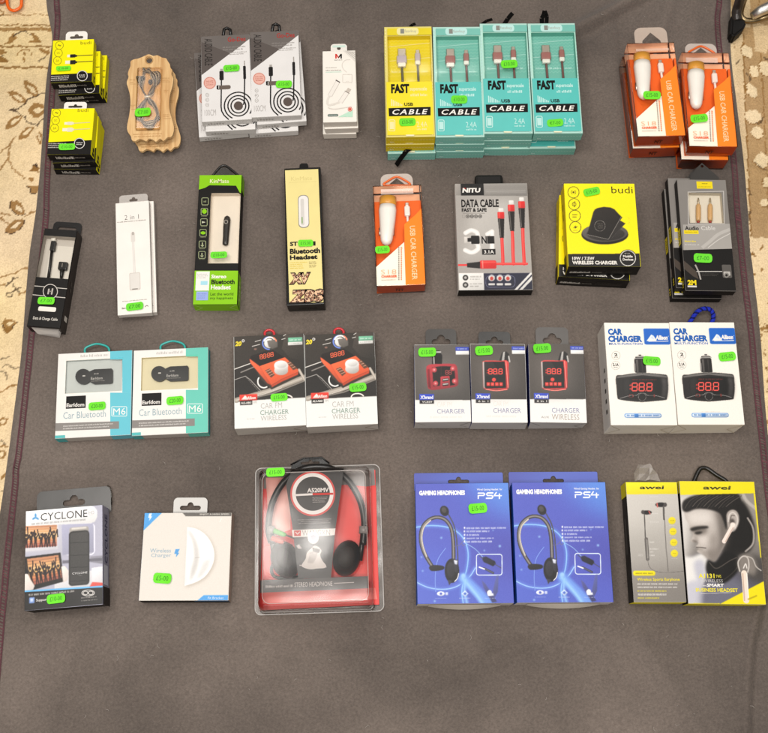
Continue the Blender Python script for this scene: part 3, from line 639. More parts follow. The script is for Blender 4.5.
# ---- wooden cards with earphone cable
RW = (115, 45, 6.373)
PW = Pk(RW, [(75, 60), (372, 60), (372, 615), (75, 615)], .018, .018)
wood = bpy.data.materials.new('cut_plywood'); wood.use_nodes = True; nt = wood.node_tree; bs = nt.nodes['Principled BSDF']; bs.inputs['Roughness'].default_value = .6
tc = nt.nodes.new('ShaderNodeTexCoord'); mp = nt.nodes.new('ShaderNodeMapping'); mp.inputs['Scale'].default_value = (260, 18, 30); wn = nt.nodes.new('ShaderNodeTexNoise'); wn.inputs['Scale'].default_value = 1; wn.inputs['Detail'].default_value = 5
rp = nt.nodes.new('ShaderNodeValToRGB'); rp.color_ramp.elements[0].position = .3; rp.color_ramp.elements[0].color = lin('C99A62', .9); rp.color_ramp.elements[1].position = .68; rp.color_ramp.elements[1].color = lin('EBC68E', .9)
nt.links.new(tc.outputs['Object'], mp.inputs[0]); nt.links.new(mp.outputs[0], wn.inputs['Vector']); nt.links.new(wn.outputs['Fac'], rp.inputs[0]); nt.links.new(rp.outputs[0], bs.inputs['Base Color'])
root = thing('earphone_card', 'x', 'earphone card', 'scalloped wooden earphone cards'); mb = MB()
out = [(185, 72), (215, 60), (245, 70), (270, 66), (298, 80), (325, 86), (337, 105), (350, 125), (352, 142), (362, 160), (360, 188), (370, 215), (366, 260), (352, 310), (345, 360), (348, 420), (362, 470), (375, 520), (372, 560), (357, 585), (332, 590), (310, 611), (287, 597), (262, 616), (240, 603), (217, 596), (200, 613), (175, 603), (152, 600), (130, 613), (108, 606), (100, 580), (80, 550), (78, 510), (90, 450), (98, 380), (95, 320), (85, 280), (75, 240), (86, 205), (82, 185), (88, 160), (98, 135), (100, 105), (122, 92), (150, 86)]
oc = [PW.L(*p) for p in smooth(out, 4, True)][::-1]
mb.plate(oc, [[PW.L(218 + 20 * math.cos(a), 97 + 20 * math.sin(a)) for a in [k * .349 for k in range(18)]]], PW.D - .0045, .0045, wood)
mb.bm.normal_update()
for x0, y0, x1, y1 in ((92, 215, 128, 245), (300, 205, 345, 232), (310, 285, 340, 305), (100, 380, 130, 400), (305, 440, 348, 462), (115, 560, 300, 590)): PW.micro(mb, x0, y0, x1, y1, 2, 'B98A55', mid=True)
for pl in ([(96, 250), (132, 250)], [(300, 236), (352, 236)], [(104, 410), (130, 410)], [(306, 470), (356, 470)]): PW.line(mb, pl, 2.5, 'B08350')
PW.ring(mb, 218, 97, 24, 4, 'A87C4A')
mb.build('card', root)
mb = MB(); z = PW.D + .0002
a, b, e, d = PW.lr(140, 156, 299, 546)
mb.box(a, b, z, e, d, z + .0065, mat('F3E6D2', 'film'), bev=.002, seg=3)
for f in list(mb.bm.faces):
    if f.normal.z < -.5: mb.bm.faces.remove(f)
mb.build('blister', root)
mb = MB(); z = PW.D + .0022
for off, r0 in ((0, 0), (6, 2.2), (-7, 4), (12, 1.2), (-13, 3), (18, 4.5), (-19, 1.8), (24, 3.2), (-25, 2.4), (3, 5.5), (-3, 5)):
    p = [(165 + off, 200), (160 + off * .6, 250 + off), (185, 305), (206, 332), (235 + off * .7, 370), (262 + off * .6, 420 + off), (268 - off * .5, 470), (235, 508 + off), (190, 505 + off * .6), (158 + off * .7, 470), (158 + off, 425), (180 + off * .5, 375), (206, 332), (240, 290 + off), (264 - off * .6, 240), (255 - off, 190 + off * .6), (215, 165 - off * .5), (178, 172 + off)]
    mb.tube([PW.L3(*q, z + .0004 * r0) for q in smooth(p, 5)], .0013, mat(('5A534E', 'B9B2AA')[off in (12, -19, 24, -3)], 'plastic'), 6)
mb.build('earphone_cable', root)
mb = MB(); 
for x, y in ((176, 215), (226, 236)): mb.ellipsoid(PW.L3(x, y, z + .002), (.0034, .0045, .0025), mat('1C1A19', 'plastic'))
mb.build('earbuds', root)
mb = MB(); mb.tube([PW.L3(186, 331, z + .003), PW.L3(206, 330, z + .0034), PW.L3(226, 329, z + .003)], .0014, mat('EFEAE2', 'plastic'), 8); mb.build('wire_tie', root)
u = copy_tree(root); place(root, PW); place(u, Pk(RW, [(113, 128), (410, 122), (412, 678), (117, 686)], .018, 0)); root['label'] = 'upper scalloped wooden card holding a coiled earphone cable, with green sticker'; u['label'] = 'lower scalloped wooden card, mostly hidden beneath the other one'
sticker(root, PW, 132, 420, 238, 474, '€7.00', 2, .006)

# ---- white and grey audio cable boxes
R3 = (185, 20, 5.43)
P3 = Pk(R3, [(89, 94), (352, 73), (360, 540), (90, 552)], .013, .026)
root = thing('cable_box', 'x', 'box', 'white and grey audio cable boxes in two stacks'); mb = MB(); Wt, G = 'E6E3E1', '6C6460'; P = P3
mb.box(-P.W/2, -P.H/2, 0, P.W/2, P.H/2, P.D, mat(Wt), mat('DAD6D2'), mat(G), mat('C9C5C1'))
P.poly(mb, [(80, 85), (370, 60), (356, 103), (90, 300)], '5C5450'); P.poly(mb, [(80, 85), (370, 60), (356, 103), (250, 182), (86, 120)], '6E6763')
P.text(mb, 'AUDIO CABLE', 106, 102, 149, 248, '332E2B', .012, rot=-1)
P.text(mb, 'Go-Des', 231, 92, 329, 118, 'A8322C', .02); P.micro(mb, 205, 140, 338, 166, 2, '8C8581'); P.micro(mb, 240, 170, 336, 190, 2, '9C9691')
K = '221F1E'
P.rect(mb, 191, 266, 205, 280, 'A8A29C'); P.rect(mb, 187, 278, 210, 328, K, r=5); P.line(mb, [(198, 326), (196, 470), (199, 495), (212, 518), (238, 542)], 7, K)
P.rect(mb, 320, 222, 326, 252, 'A8A29C'); P.rect(mb, 316, 250, 331, 322, K, r=5); P.line(mb, [(324, 320), (322, 440), (318, 462)], 7, K)
P.ell(mb, 290, 467, 25, 24, '5A4E48')
for r in (40, 57, 76): P.line(mb, arc(290, 467, r, r * .97, 115 if r > 60 else 0, 395 if r > 60 else 360, 40), 7, K)
P.rect(mb, 172, 356, 248, 378, '6A5D55', r=10); P.rect(mb, 172, 356, 190, 378, K, r=4); P.line(mb, [(184, 358), (184, 376)], 4, 'D8D4CF')
P.ell(mb, 135, 343, 34, 33, 'E9B4A6'); P.ring(mb, 135, 343, 30, 3, 'C4796A'); P.micro(mb, 113, 328, 157, 358, 3, 'B4604F', mid=True)
for y in (408, 435, 462): P.ring(mb, 121, y, 9, 2, 'B8B3AE'); P.micro(mb, 115, y - 4, 127, y + 4, 1, 'B8B3AE')
P.text(mb, '100CM', 107, 488, 168, 521, 'B9B4B0', -.01)
P.side(mb, 'front', .1, .3, .45, .62, 'B0AAA5', micro=.05)
mb.build('carton', root)
mb = MB(); mb.tube([(*P.L(208, 90, .004), .005), (*P.L(212, 52, .004), .004), (*P.L(228, 44, .004), .004), (*P.L(246, 54, .004), .004), (*P.L(250, 88, .004), .005)], .0025, mat('171514', 'plastic'), 8); mb.build('hang_hook', root)
P3r = Pk(R3, [(355, 60), (620, 55), (628, 515), (358, 540)], .013, .026)
spots = [(P3, 'topmost white audio cable box, sticker beside its plug, next to the wooden cards'), (Pk(R3, [(118, 152), (380, 130), (372, 588), (106, 606)], .013, .013), 'middle white audio cable box under the one beside the wooden cards'), (Pk(R3, [(38, 150), (302, 134), (352, 642), (88, 662)], .013, 0), 'bottom white audio cable box, jutting out askew towards the wooden cards'),
         (P3r, 'topmost white audio cable box, sticker across its strap picture'), (Pk(R3, [(372, 108), (640, 78), (648, 552), (381, 582)], .013, .013), 'middle white audio cable box of the stack nearer the white adapter boxes'), (Pk(R3, [(340, 140), (595, 122), (603, 622), (352, 642)], .013, 0), 'bottom white audio cable box of the stack nearer the white adapter boxes')]
obs = [root] + [copy_tree(root) for _ in spots[1:]]
for o, (p, lb) in zip(obs, spots): place(o, p); o['label'] = lb
sticker(obs[0], P3, 207, 247, 299, 285, '£15.00', 0); sticker(obs[3], P3r, 492, 333, 583, 374, '£15.00', -4)

# ---- white adapter boxes with a red and black M
R5 = (310, 35, 6.667); P = P5 = Pk(R5, [(78, 108), (302, 103), (312, 580), (92, 582)], .013, .026)
root = thing('adapter_box', 'x', 'box', 'white adapter boxes stacked beside the audio cables'); mb = MB()
mb.box(-P.W/2, -P.H/2, 0, P.W/2, P.H/2, P.D, mat('F4EEE5'), mat('D9D1C6'), None, mat('E4DCD2'), mat('E4DCD2'))
P.poly(mb, [(168, 158), (168, 127), (178, 127), (190, 146), (190, 158), (178, 142), (178, 158)], 'D23A30'); P.poly(mb, [(190, 158), (190, 146), (202, 127), (213, 127), (213, 158), (203, 158), (203, 142)], '2A2624'); P.micro(mb, 163, 163, 220, 172, 1, '2A2624')
P.micro(mb, 104, 214, 180, 224, 1, '9A938C'); P.micro(mb, 104, 230, 212, 242, 1, '7E776F'); P.line(mb, [(104, 249), (212, 247)], 5, 'BFE0CF')
P.poly(mb, [(222, 108), (302, 104), (303, 182), (268, 150)], 'E3DDD5')
for k in range(4): P.line(mb, [(236 + k * 14, 106 + 3 * k), (300, 160 - k * 14)], 4, 'B4ADA5')
P.line(mb, smooth([(268, 165), (235, 170), (215, 195), (220, 225), (245, 250)], 6), 5, 'DDD6CD'); P.rring(mb, 218, 264, 280, 318, 5, 3, 'CFC8BF'); P.micro(mb, 240, 308, 262, 314, 1, 'CFC8BF')
def stick(x0, y0, x1, y1, w, c, t): P.line(mb, [(x0, y0), (x1, y1)], w, 'C4BDB5'); P.line(mb, [(x0, y0), (x1, y1)], w - 5, c); P.line(mb, [(x0 - (x1 - x0) * t, y0 - (y1 - y0) * t), (x0, y0)], w * .8, 'C9BFB4')
stick(186, 312, 132, 408, 30, 'EFE9E1', .02); P.line(mb, [(172, 302), (200, 318)], 8, '5A534E'); P.line(mb, smooth([(130, 408), (116, 440), (124, 468), (160, 462), (196, 450)], 6), 14, 'E2DBD2')
stick(246, 386, 202, 450, 32, 'EFE9E1', .42); P.line(mb, [(232, 374), (262, 392)], 4, '7A726B'); P.line(mb, smooth([(118, 486), (160, 496), (220, 488), (280, 480)], 6), 7, 'DDD6CD')
P.poly(mb, [(186, 549), (285, 500), (285, 548)], 'BFE3CC'); P.rect(mb, 118, 529, 188, 545, '6E7B74', r=7); P.micro(mb, 124, 533, 182, 541, 1, 'D5E0DA'); P.ell(mb, 267, 497, 15, 15, 'D9543F'); P.ring(mb, 267, 497, 10, 2, 'F4EEE5')
mb.build('carton', root)
for k, (p, lb) in enumerate(((P.shift(6, 44, .013), 'middle white adapter box in the stack under the red and black letter'), (P.shift(0, 82, 0), 'bottom white adapter box in the stack under the red and black letter'))): u = copy_tree(root); place(u, p); u.rotation_euler.z += (.012, -.01)[k]; u['label'] = lb
place(root, P); root['label'] = 'topmost white adapter box with red and black letter and mint corner'
tb = tab(root, P, 138, 62, 246, 108, .008, mat('EFEAE2'), 'round'); 
mb = MB(); a = P.L(150, 70, .009); b = P.L(236, 82, .009); mb.face([(a[0], b[1], .00885), (b[0], b[1], .00885), (b[0], a[1], .00885), (a[0], a[1], .00885)], mat('CFE6DA')); mb.build('tab_stripe', tb)

# ---- windowed cable boxes, yellow and teal
R6 = (375, 15, 4.733)
def fast_cable(P, cols):
    face, rim, sidec, deep, hi, metal, plug, cord = cols; hatch = 'EBDD58' if face[0] == 'F' else '9AD2C6'
    root = thing('windowed_cable_box', 'x', 'box', 'windowed usb cable boxes in four stacks'); mb = MB()
    x0, y1, x1, y0 = P.lr(60, 100, 266, 318); win = (x0, y1, x1, y0)
    mb.wbox(P.W, P.H, P.D, win, .0095, mat(rim), mat(sidec), mat(sidec), mat(sidec), mat(deep), mat(deep))
    for k in range(34):                                            # pearly dotted rim
        for x in (49, 272): P.rect(mb, x - 3, 70 + k * 15, x + 2, 77 + k * 15, hi)
    P.rect(mb, 58, 66, 268, 98, deep, 'gloss'); P.rect(mb, 56, 319, 274, 570, face, 'gloss')
    P.rect(mb, 103, 64, 206, 98, hi, r=15); P.text(mb, 'fasvkuy', 140, 72, 196, 90, 'A8A498', .0); P.rect(mb, 120, 69, 138, 91, '8C8C84')
    P.text(mb, 'FAST', 76, 329, 162, 374, '14120F', .06, sp=1.05); P.text(mb, 'superscale', 165, 343, 246, 366, hi, .03); P.micro(mb, 168, 372, 246, 390, 1, hi, .8)
    for k in range(7): P.rect(mb, 76 + k * 8, 402 + k * 4, 81 + k * 8, 434, hi)
    P.text(mb, 'USB', 138, 418, 180, 434, '14120F', .03)
    P.poly(mb, [(64, 444), (263, 438), (263, 478), (66, 483)], '12100E'); P.text(mb, 'CABLE', 82, 449, 250, 474, 'F2EEE6', .02, .25, sp=1.25)
    P.rring(mb, 66, 500, 94, 552, 6, 4, hi); P.rect(mb, 70, 508, 90, 544, hi); P.text(mb, '2.4A', 197, 508, 248, 534, hi, .0); P.micro(mb, 198, 538, 250, 550, 1, hi, .8)
    P.poly(mb, arc(166, 570, 20, 17, 0, 180, 10), 'F0EAC8')
    for k in range(16): P.side(mb, 'front', .03 + k * .06, .22, .07 + k * .06, .26, hi); P.side(mb, 'front', .03 + k * .06, .74, .07 + k * .06, .78, hi)
    P.side(mb, 'front', .08, .42, .16, .6, hi, micro=.02)
    zf = P.D - .0095
    P.base, P.k = zf, 0
    for k in range(13):                                            # embossed zigzag backing
        P.line(mb, [(63 + 9 * q, 112 + 15 * k + (4 if q % 2 else -4) - q * .4) for q in range(23)], 2.6, hatch)
    for k in (1, 3): P.line(mb, [(62 + 2 * k, 118 + 34 * k), (262, 100 + 34 * k)], 2.5, hi)
    P.micro(mb, 78, 262, 255, 276, 1, hi, .7)
    P.base = P.D; mb.build('carton', root)
    mb = MB(); rbox(mb, P, 108, 158, 146, 196, zf + .001, zf + .0055, mat(metal, 'metal'), .0008); rbox(mb, P, 103, 190, 150, 224, zf + .0005, zf + .0075, mat(plug, 'plastic'), .0015); rbox(mb, P, 108, 223, 146, 242, zf + .0008, zf + .0068, mat('EFEAE2', 'plastic'), .0015)
    mb.tube([P.L3(127, 240, zf + .003), P.L3(129, 280, zf + .003), P.L3(131, 318, zf + .003)], .0018, mat(cord, 'matte'), 8); mb.build('usb_plug', root)
    mb = MB(); rbox(mb, P, 193, 164, 211, 186, zf + .001, zf + .004, mat(metal, 'metal'), .0006); rbox(mb, P, 189, 178, 215, 214, zf + .0005, zf + .0065, mat(plug, 'plastic'), .0015); rbox(mb, P, 190, 213, 215, 232, zf + .0008, zf + .006, mat('EFEAE2', 'plastic'), .0015)
    mb.tube([P.L3(202, 230, zf + .003), P.L3(204, 275, zf + .003), P.L3(206, 318, zf + .003)], .0017, mat(cord, 'matte'), 8); mb.build('micro_plug', root)
    mb = MB(); mb.face([(x0 - .0015, y1 - .0015, P.D + .0003), (x1 + .0015, y1 - .0015, P.D + .0003), (x1 + .0015, y0 + .0015, P.D + .0003), (x0 - .0015, y0 + .0015, P.D + .0003)], mat('FCFCFA', 'clear')); mb.build('window', root)
    return root
pt = lambda a: [((x - 375) * 4.733, (y - 15) * 4.733) for x, y in a]
F1 = Pk(R6, pt([(384.5, 27.3), (432.5, 26), (434.2, 136.5), (386, 137.5)]), .02, .04)
F2 = Pk(R6, pt([(433.9, 27.8), (479.9, 27.2), (483.5, 136), (435.5, 136.9)]), .02, .04)
F3 = Pk(R6, pt([(480.3, 23.7), (527.2, 22.7), (532, 133.7), (484, 133.9)]), .02, .04)
F4 = Pk(R6, pt([(528.2, 23.9), (575.8, 23.1), (582.8, 132.6), (532.5, 133.7)]), .02, .04)
yel = fast_cable(F1, ('F2DE10', 'E4D67C', 'DCC418', 'E6D21A', 'EFE7A8', 'C8C0BC', 'B9AEBB', '6A6450'))
tea = fast_cable(Pk(R6, F1.cor, .02, .04), ('56C2BA', 'B8E0D4', '84C8BA', '78C0B2', 'BFE8E2', 'B5A49A', 'A06660', '7E5A55'))
CL = 'teal windowed cable box '
y2 = copy_tree(yel); place(yel, F1); place(y2, F1.shift(-3, 38, .02)); yel['label'] = 'topmost yellow windowed usb cable box beside the teal ones'; y2['label'] = 'second yellow windowed cable box, under the topmost yellow one'
DY = 37
tl = [(F2, CL + 'on top beside the yellow one, sticker below its bold heading'), (F3, CL + 'on top, sticker across its two plugs'), (F4, CL + 'on top at the end farthest from yellow, sticker at foot'),
      (F1.shift(4, 2 * DY + 8, 0), CL + 'at the bottom, under the two yellow boxes'), (F2.shift(0, DY, .02), CL + 'in the middle of the stack beside the yellow one'), (F2.shift(0, 2 * DY, 0), 'bottom teal windowed cable box of the stack beside the yellow one'),
      (F3.shift(-4, DY, .02), 'middle teal windowed cable box of the third stack from the yellow one'), (F3.shift(-12, 2 * DY + 4, 0), CL + 'at the bottom of the third stack counted from yellow'),
      (F4.shift(-6, DY - 30, .02), CL + 'in the middle of the outermost stack, pushed back'), (F4.shift(-30, 2 * DY + 2, 0), CL + 'at the bottom of the outermost stack, slipped forward')]
to = [tea] + [copy_tree(tea) for _ in tl[1:]]
for o, (p, lb) in zip(to, tl): place(o, p); o['label'] = lb
s6 = lambda x0, y0, x1, y1: ((475 + x0 / 4.73 - 375) * 4.733, (10 + y0 / 4.73 - 15) * 4.733, (475 + x1 / 4.73 - 375) * 4.733, (10 + y1 / 4.73 - 15) * 4.733)
sticker(yel, F1, 113, 491, 194, 530, '£10.00', 2); sticker(to[0], F2, 358, 384, 438, 424, '£10.00', -2); sticker(to[1], F3, *s6(120, 240, 202, 279), '£10.00', 4); sticker(to[2], F4, *s6(338, 520, 417, 556), '€7.00', 2)
def ribbon(root, P, pts, w, name='pull_ribbon'):
    mb = MB(); q = [Vector(P.L3(x, y, z)) for x, y, z in pts]; m = mat('15120F', 'matte')
    for i in range(len(q) - 1):
        t = (q[i + 1] - q[i]).normalized(); n = Vector((-t.y, t.x, 0)).normalized() * w / 2
        mb.face([q[i] - n, q[i] + n, q[i + 1] + n, q[i + 1] - n], m)
    bmesh.ops.solidify(mb.bm, geom=mb.bm.faces[:], thickness=.0004); mb.build(name, root)
ribbon(to[3], Pk(R6, tl[3][0].cor, .02, 0), [(172, 628, .024), (152, 640, .026), (125, 675, .016), (100, 712, .004)], .0075)
ribbon(yel, F1, [(165, 58, .004), (178, 46, .005), (192, 42, .004)], .005)
for o, P, pl in ((to[1], F3, ((140, 60), (165, 35), (178, 18))), (to[4], tl[4][0], ((500, 60), (540, 30), (570, 38))), (to[2], F4, ((300, 62), (318, 36), (330, 5)))):
    pass
ribbon(to[1], F3, [(*s6(135, 75, 0, 0)[:2], .006), (*s6(155, 42, 0, 0)[:2], .007), (*s6(178, 15, 0, 0)[:2], .012)], .007)
ribbon(to[0], F2, [(*s6(30, 70, 0, 0)[:2], .006), (*s6(55, 52, 0, 0)[:2], .007), (*s6(82, 44, 0, 0)[:2], .006)], .005)
ribbon(to[2], F4, [(*s6(318, 75, 0, 0)[:2], .006), (*s6(316, 40, 0, 0)[:2], .01), (*s6(326, 22, 0, 0)[:2], .012), (*s6(330, 4, 0, 0)[:2], .008)], .007)
ribbon(to[2], F4, [(*s6(330, 4, 0, 0)[:2], .008), (*s6(340, 30, 0, 0)[:2], .009), (*s6(338, 75, 0, 0)[:2], .005)], .006)

# ---- clear orange car charger boxes
R7 = (365, 165, 5.229); P7 = Pk(R7, [(40, 113), (293, 103), (317, 627), (62, 632)], .03)
def orange_charger(P):
    root = thing('clear_charger_box', 'x', 'box', 'clear fronted orange car charger boxes')
    O, O2, O3 = 'FF6A16', 'FF9026', 'F26A20'
    D = P.D; mb = MB()
    a, b, e, d = P.lr(57, 168, 294, 632); t = .0012
    a += t; e -= t; b = -P.H / 2 + t; zf = D - .014
    # orange insert: sides, sunk panel behind the plug, raised printed corner
    x0, x1, y0, y1 = -P.W / 2 + .0012, P.W / 2 - .0012, -P.H / 2 + .0012, d
    mb.box(x0, y0, .0008, x1, y1, zf, mat(O3), mat('FF6812'), mat(O), mat(O), mat(O), mat(O), bev=0)
    mb.box(x0, y0, zf, x1, y0 + .004, D - .0012, mat(O2), mat('FF6812'), bev=0)
    mb.box(x0, d + .0002, .0008, x1, P.H / 2 - .0012, .0022, mat('F0B58C'), mat(O), bev=0)
    P.base = D - .0013; P.k = 0
    P.poly(mb, [(205, 310), (262, 262), (294, 228), (330, 640), (212, 640)], O2); P.poly(mb, [(40, 535), (205, 403), (213, 640), (40, 640)], 'F8EEDF')
    P.text(mb, 'USB CAR CHARGER', 240, 318, 268, 600, 'F6DCB8', .01, rot=-1); P.micro(mb, 188, 428, 196, 442, 1, 'E2631F')
    for k in range(2):
        for q in range(16): P.rect(mb, 174 + k * 13, 430 + q * 11, 180 + k * 13, 438 + q * 11 , ('8A847C', 'E9824A')[k])
    P.text(mb, 'S18', 83, 548, 164, 572, 'F2AE86', -.012); P.text(mb, 'CHARGER', 85, 577, 168, 590, 'E8672C', .04); P.micro(mb, 86, 598, 160, 606, 1, '9A9088')
    P.side(mb, 'front', .4, .35, .56, .62, '4A2A14', 'NT', .02)
    mb.build('insert_card', root); P.base = D
    mb = MB(); ax = [(120, 172), (120, 205), (119, 214), (118, 240), (117, 300), (114, 360), (113, 395), (113, 412), (113, 420)]; rr = [46, 47, 44, 47, 42, 36, 31, 22, 8]; sc = P.W / 255; z = zf + .0085
    gold, wh = mat('E09C3C', 'plastic'), mat('F6F0E6', 'plastic')
    mb.tube([P.L3(x, y, z) for x, y in ax[:3]], [r * sc * .98 for r in rr[:3]], gold, 22); mb.tube([P.L3(x, y, z) for x, y in ax[2:]], [r * sc for r in rr[2:]], wh, 22)
    for q in (-1, 1): mb.tube([P.L3(114 + q * 36, 330, z), P.L3(113 + q * 35, 370, z)], .0016, mat('B8B0A6', 'metal'), 8)
    for v in mb.bm.verts: v.co.z = z + (v.co.z - z) * .8
    mb.build('charger', root)
    mb = MB(); rbox(mb, P, 211, 196, 228, 214, zf + .003, zf + .006, mat('C9BFB4', 'metal'), .0005); rbox(mb, P, 206, 212, 236, 264, zf + .001, zf + .0075, wh, .002); mb.tube([P.L3(221, 262, zf + .004), P.L3(223, 285, zf + .004), P.L3(226, 312, zf + .004)], .0019, wh, 8); mb.build('charging_cable', root)
    mb = MB(); mb.box(-P.W/2, -P.H/2, 0, P.W/2, P.H/2, D, mat('FFFFFF', 'clear'), bev=.0007)
    for f in [f for f in mb.bm.faces if f.normal.z < -.9]: mb.bm.faces.remove(f)
    # creased edges catch the light
    X, Yy = P.W / 2, P.H / 2; em = mat('F7E9DC', 'film')
    for p, q in (((-X, -Yy), (X, -Yy)), ((-X, Yy), (X, Yy)), ((-X, -Yy), (-X, Yy)), ((X, -Yy), (X, Yy))): mb.tube([(*p, D), (*q, D)], .0005, em, 5)
    mb.build('clear_sleeve', root)
    tab(root, P, 80, 48, 248, 112, .010, mat('F3E6DC', 'milky'), 'tri')
    hook(root, P, [(108, 108), (97, 100), (120, 84), (165, 62), (212, 82), (236, 100), (222, 107), (150, 107), (108, 108)], .012, .0016, mat('F0702A', 'plastic'))
    return root
root = orange_charger(P7)
R8 = (615, 20, 4.585)
A = Pk(R8, [(62, 103), (275, 98), (320, 530), (98, 547)], .03, .03); B = Pk(R8, [(312, 150), (531, 150), (556, 577), (330, 585)], .03, .03)
spots = [(P7, 'single clear and orange car charger box in the second row, sticker over its rim'), (A, 'topmost orange car charger box at the top edge, sticker over its white charger'), (A.shift(-25, 58, 0), 'bottom orange car charger box, under the one with the clear hang flap'),
         (B, 'topmost orange car charger box whose orange hook overlaps the carpet side'), (B.shift(-38, 64, 0), 'bottom orange car charger box, over the black and grey audio cable boxes')]
obs = [root] + [copy_tree(root) for _ in spots[1:]]
for o, (p, lb) in zip(obs, spots): place(o, p); o['label'] = lb
for ch in list(obs[1].children):
    if ch.name.startswith(('hang_loop', 'hang_tab')): bpy.data.objects.remove(ch)
tab(obs[1], A, 84, 36, 234, 104, .012, mat('F0DCCB', 'milky'), 'tri', r=.3)
sticker(obs[0], P7, 52, 426, 131, 466, '£15.00', 3); sticker(obs[1], A, 127, 329, 209, 368, '£15.00', -3); sticker(obs[3], B, 343, 436, 424, 474, '£15.00', 5)
# ================================================================== row 2
# ---- black charge cable box
R = (20, 215, 5.867); P = Pk(R, [(136, 76), (333, 92), (240, 668), (47, 650)], .027); D = P.D
root = thing('cable_box', 'black charge cable box with a clear window, lying askew by the left edge stitching', 'box'); mb = MB(); K = '16120F'
x0, y1, x1, y0 = P.lr(118, 125, 322, 372); win = (-P.W/2 + .0012, y1, P.W/2 - .0012, y0)
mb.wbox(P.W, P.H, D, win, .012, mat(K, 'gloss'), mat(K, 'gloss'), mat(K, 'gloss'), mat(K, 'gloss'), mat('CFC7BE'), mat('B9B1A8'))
P.line(mb, [(84, 416), (276, 433)], 4, 'D6CFC6'); P.line(mb, [(74, 468), (268, 486)], 4, 'D6CFC6')
P.ell(mb, 178, 449, 42, 42, K, kind='gloss'); P.ring(mb, 178, 449, 42, 4, 'D6CFC6'); P.rect(mb, 163, 432, 172, 466, 'BDB6AD', r=4); P.rect(mb, 184, 430, 193, 468, 'BDB6AD', r=4); P.rect(mb, 170, 445, 187, 452, '8A837B')
P.rect(mb, 107, 539, 212, 566, 'F0EAE0', r=9); P.text(mb, 'Data & Charge Cable', 76, 600, 222, 622, 'E8E2D8', .01)
P.line(mb, [(268, 486), (240, 662)], 2.5, '8A837B')
P.side(mb, 'right', .1, .25, .15, .7, 'E6E0D6'); P.side(mb, 'right', .45, .4, .5, .6, '5A544E'); P.side(mb, 'right', .39, .4, .43, .6, '5A544E')
P.base = D - .012; P.k = 0; P.poly(mb, [(178, 178), (340, 190), (296, 386), (150, 372)], 'E6DFD5'); P.base = D
mb.build('carton', root)
zf = D - .012; mb = MB(); wh = mat('F2ECE2', 'plastic'); bk = mat('1E1A17', 'plastic')
mb.tube([P.L3(210, 144, zf + .004), P.L3(184, 146, zf + .004)], .0028, wh, 10)
rbox(mb, P, 176, 150, 206, 208, zf + .001, zf + .008, bk, .0015); mb.tube([P.L3(188, 200, zf + .004), P.L3(178, 290, zf + .004), P.L3(166, 372, zf + .004)], .0022, bk, 8); mb.build('lightning_plug', root)
mb = MB(); rbox(mb, P, 222, 272, 276, 320, zf + .001, zf + .008, bk, .002); mb.tube([P.L3(248, 318, zf + .004), P.L3(245, 345, zf + .004), P.L3(242, 372, zf + .004)], [.0035, .0028, .002], bk, 10); P.base = zf + .0082; P.line(mb, [(249, 284), (246, 306)], 4, '9A938B'); P.base = D; mb.build('usb_plug', root)
mb = MB(); w_ = win; mb.face([(w_[0], w_[1], D + .0002), (w_[2], w_[1], D + .0002), (w_[2], w_[3], D + .0002), (w_[0], w_[3], D + .0002)], mat('FCFCFA', 'clear')); mb.build('window', root)
tab(root, P, 200, 44, 368, 92, .004, mat('1E1A18', 'gloss'), 'slot', r=.3)
mb = MB(); X, Yy = P.W / 2, P.H / 2
for q in range(3): mb.face([(-X + .006, -Yy - .0004, D * (.9 - .2 * q)), (X - .003, -Yy - .0004, D * (.85 - .2 * q)), (X - .007, -Yy - .004 - .001 * q, D * (.5 - .2 * q)), (-X + .012, -Yy - .0055 + .001 * q, D * (.45 - .18 * q))], mat('F4EEE8', 'milky'))
mb.build('end_film', root); place(root, P); sticker(root, P, 104, 484, 208, 528, '£7.00', 2)

# ---- white two in one adapter boxes
R = (105, 185, 5.06); P = Pk(R, [(43, 92), (214, 80), (247, 648), (72, 657)], .011, .011)
root = thing('adapter_box', 'upper white adapter box reading 2 in 1, with sticker at its foot', 'box', 'white two in one adapter boxes'); mb = MB()
mb.box(-P.W/2, -P.H/2, 0, P.W/2, P.H/2, P.D, mat('F6F0E9'), mat('DED7CF'))
P.text(mb, '2 in 1', 99, 151, 171, 174, '5E5751', -.012); P.micro(mb, 62, 178, 206, 188, 1, '8E8780', ragged=0)
P.rect(mb, 131, 240, 152, 290, 'E0DAD3', r=8); P.rect(mb, 136, 238, 147, 254, 'B6AEA6', r=3); P.line(mb, [(142, 288), (146, 360), (150, 446)], 10, 'D9D3CC'); P.line(mb, [(142, 288), (146, 360), (150, 446)], 6, 'EBE6E0')
P.rect(mb, 124, 444, 179, 532, 'D3CCC4', r=6); P.rect(mb, 127, 447, 176, 526, 'E4DFD8', r=5); P.rect(mb, 138, 524, 166, 529, '8A837B')
P.micro(mb, 88, 580, 214, 588, 1, '9E978F', ragged=0); P.micro(mb, 86, 616, 104, 632, 1, '5E5751'); P.line(mb, arc(212, 620, 8, 10, 190, 330, 6), 4, '8A837B')
P.side(mb, 'front', .6, .2, .95, .5, '8A8078', micro=.03); mb.build('carton', root)
u = copy_tree(root); place(u, Pk(R, [(76, 103), (243, 92), (264, 632), (92, 648)], .011, 0)); u['label'] = 'lower white adapter box, showing only its edge under the 2 in 1 front'; place(root, P)
tab(root, P, 72, 50, 216, 90, .004, mat('E6E0DA', 'milky'), 'euro', r=.3, hs=.3); sticker(root, P, 106, 597, 198, 637, '£7.00', 1)

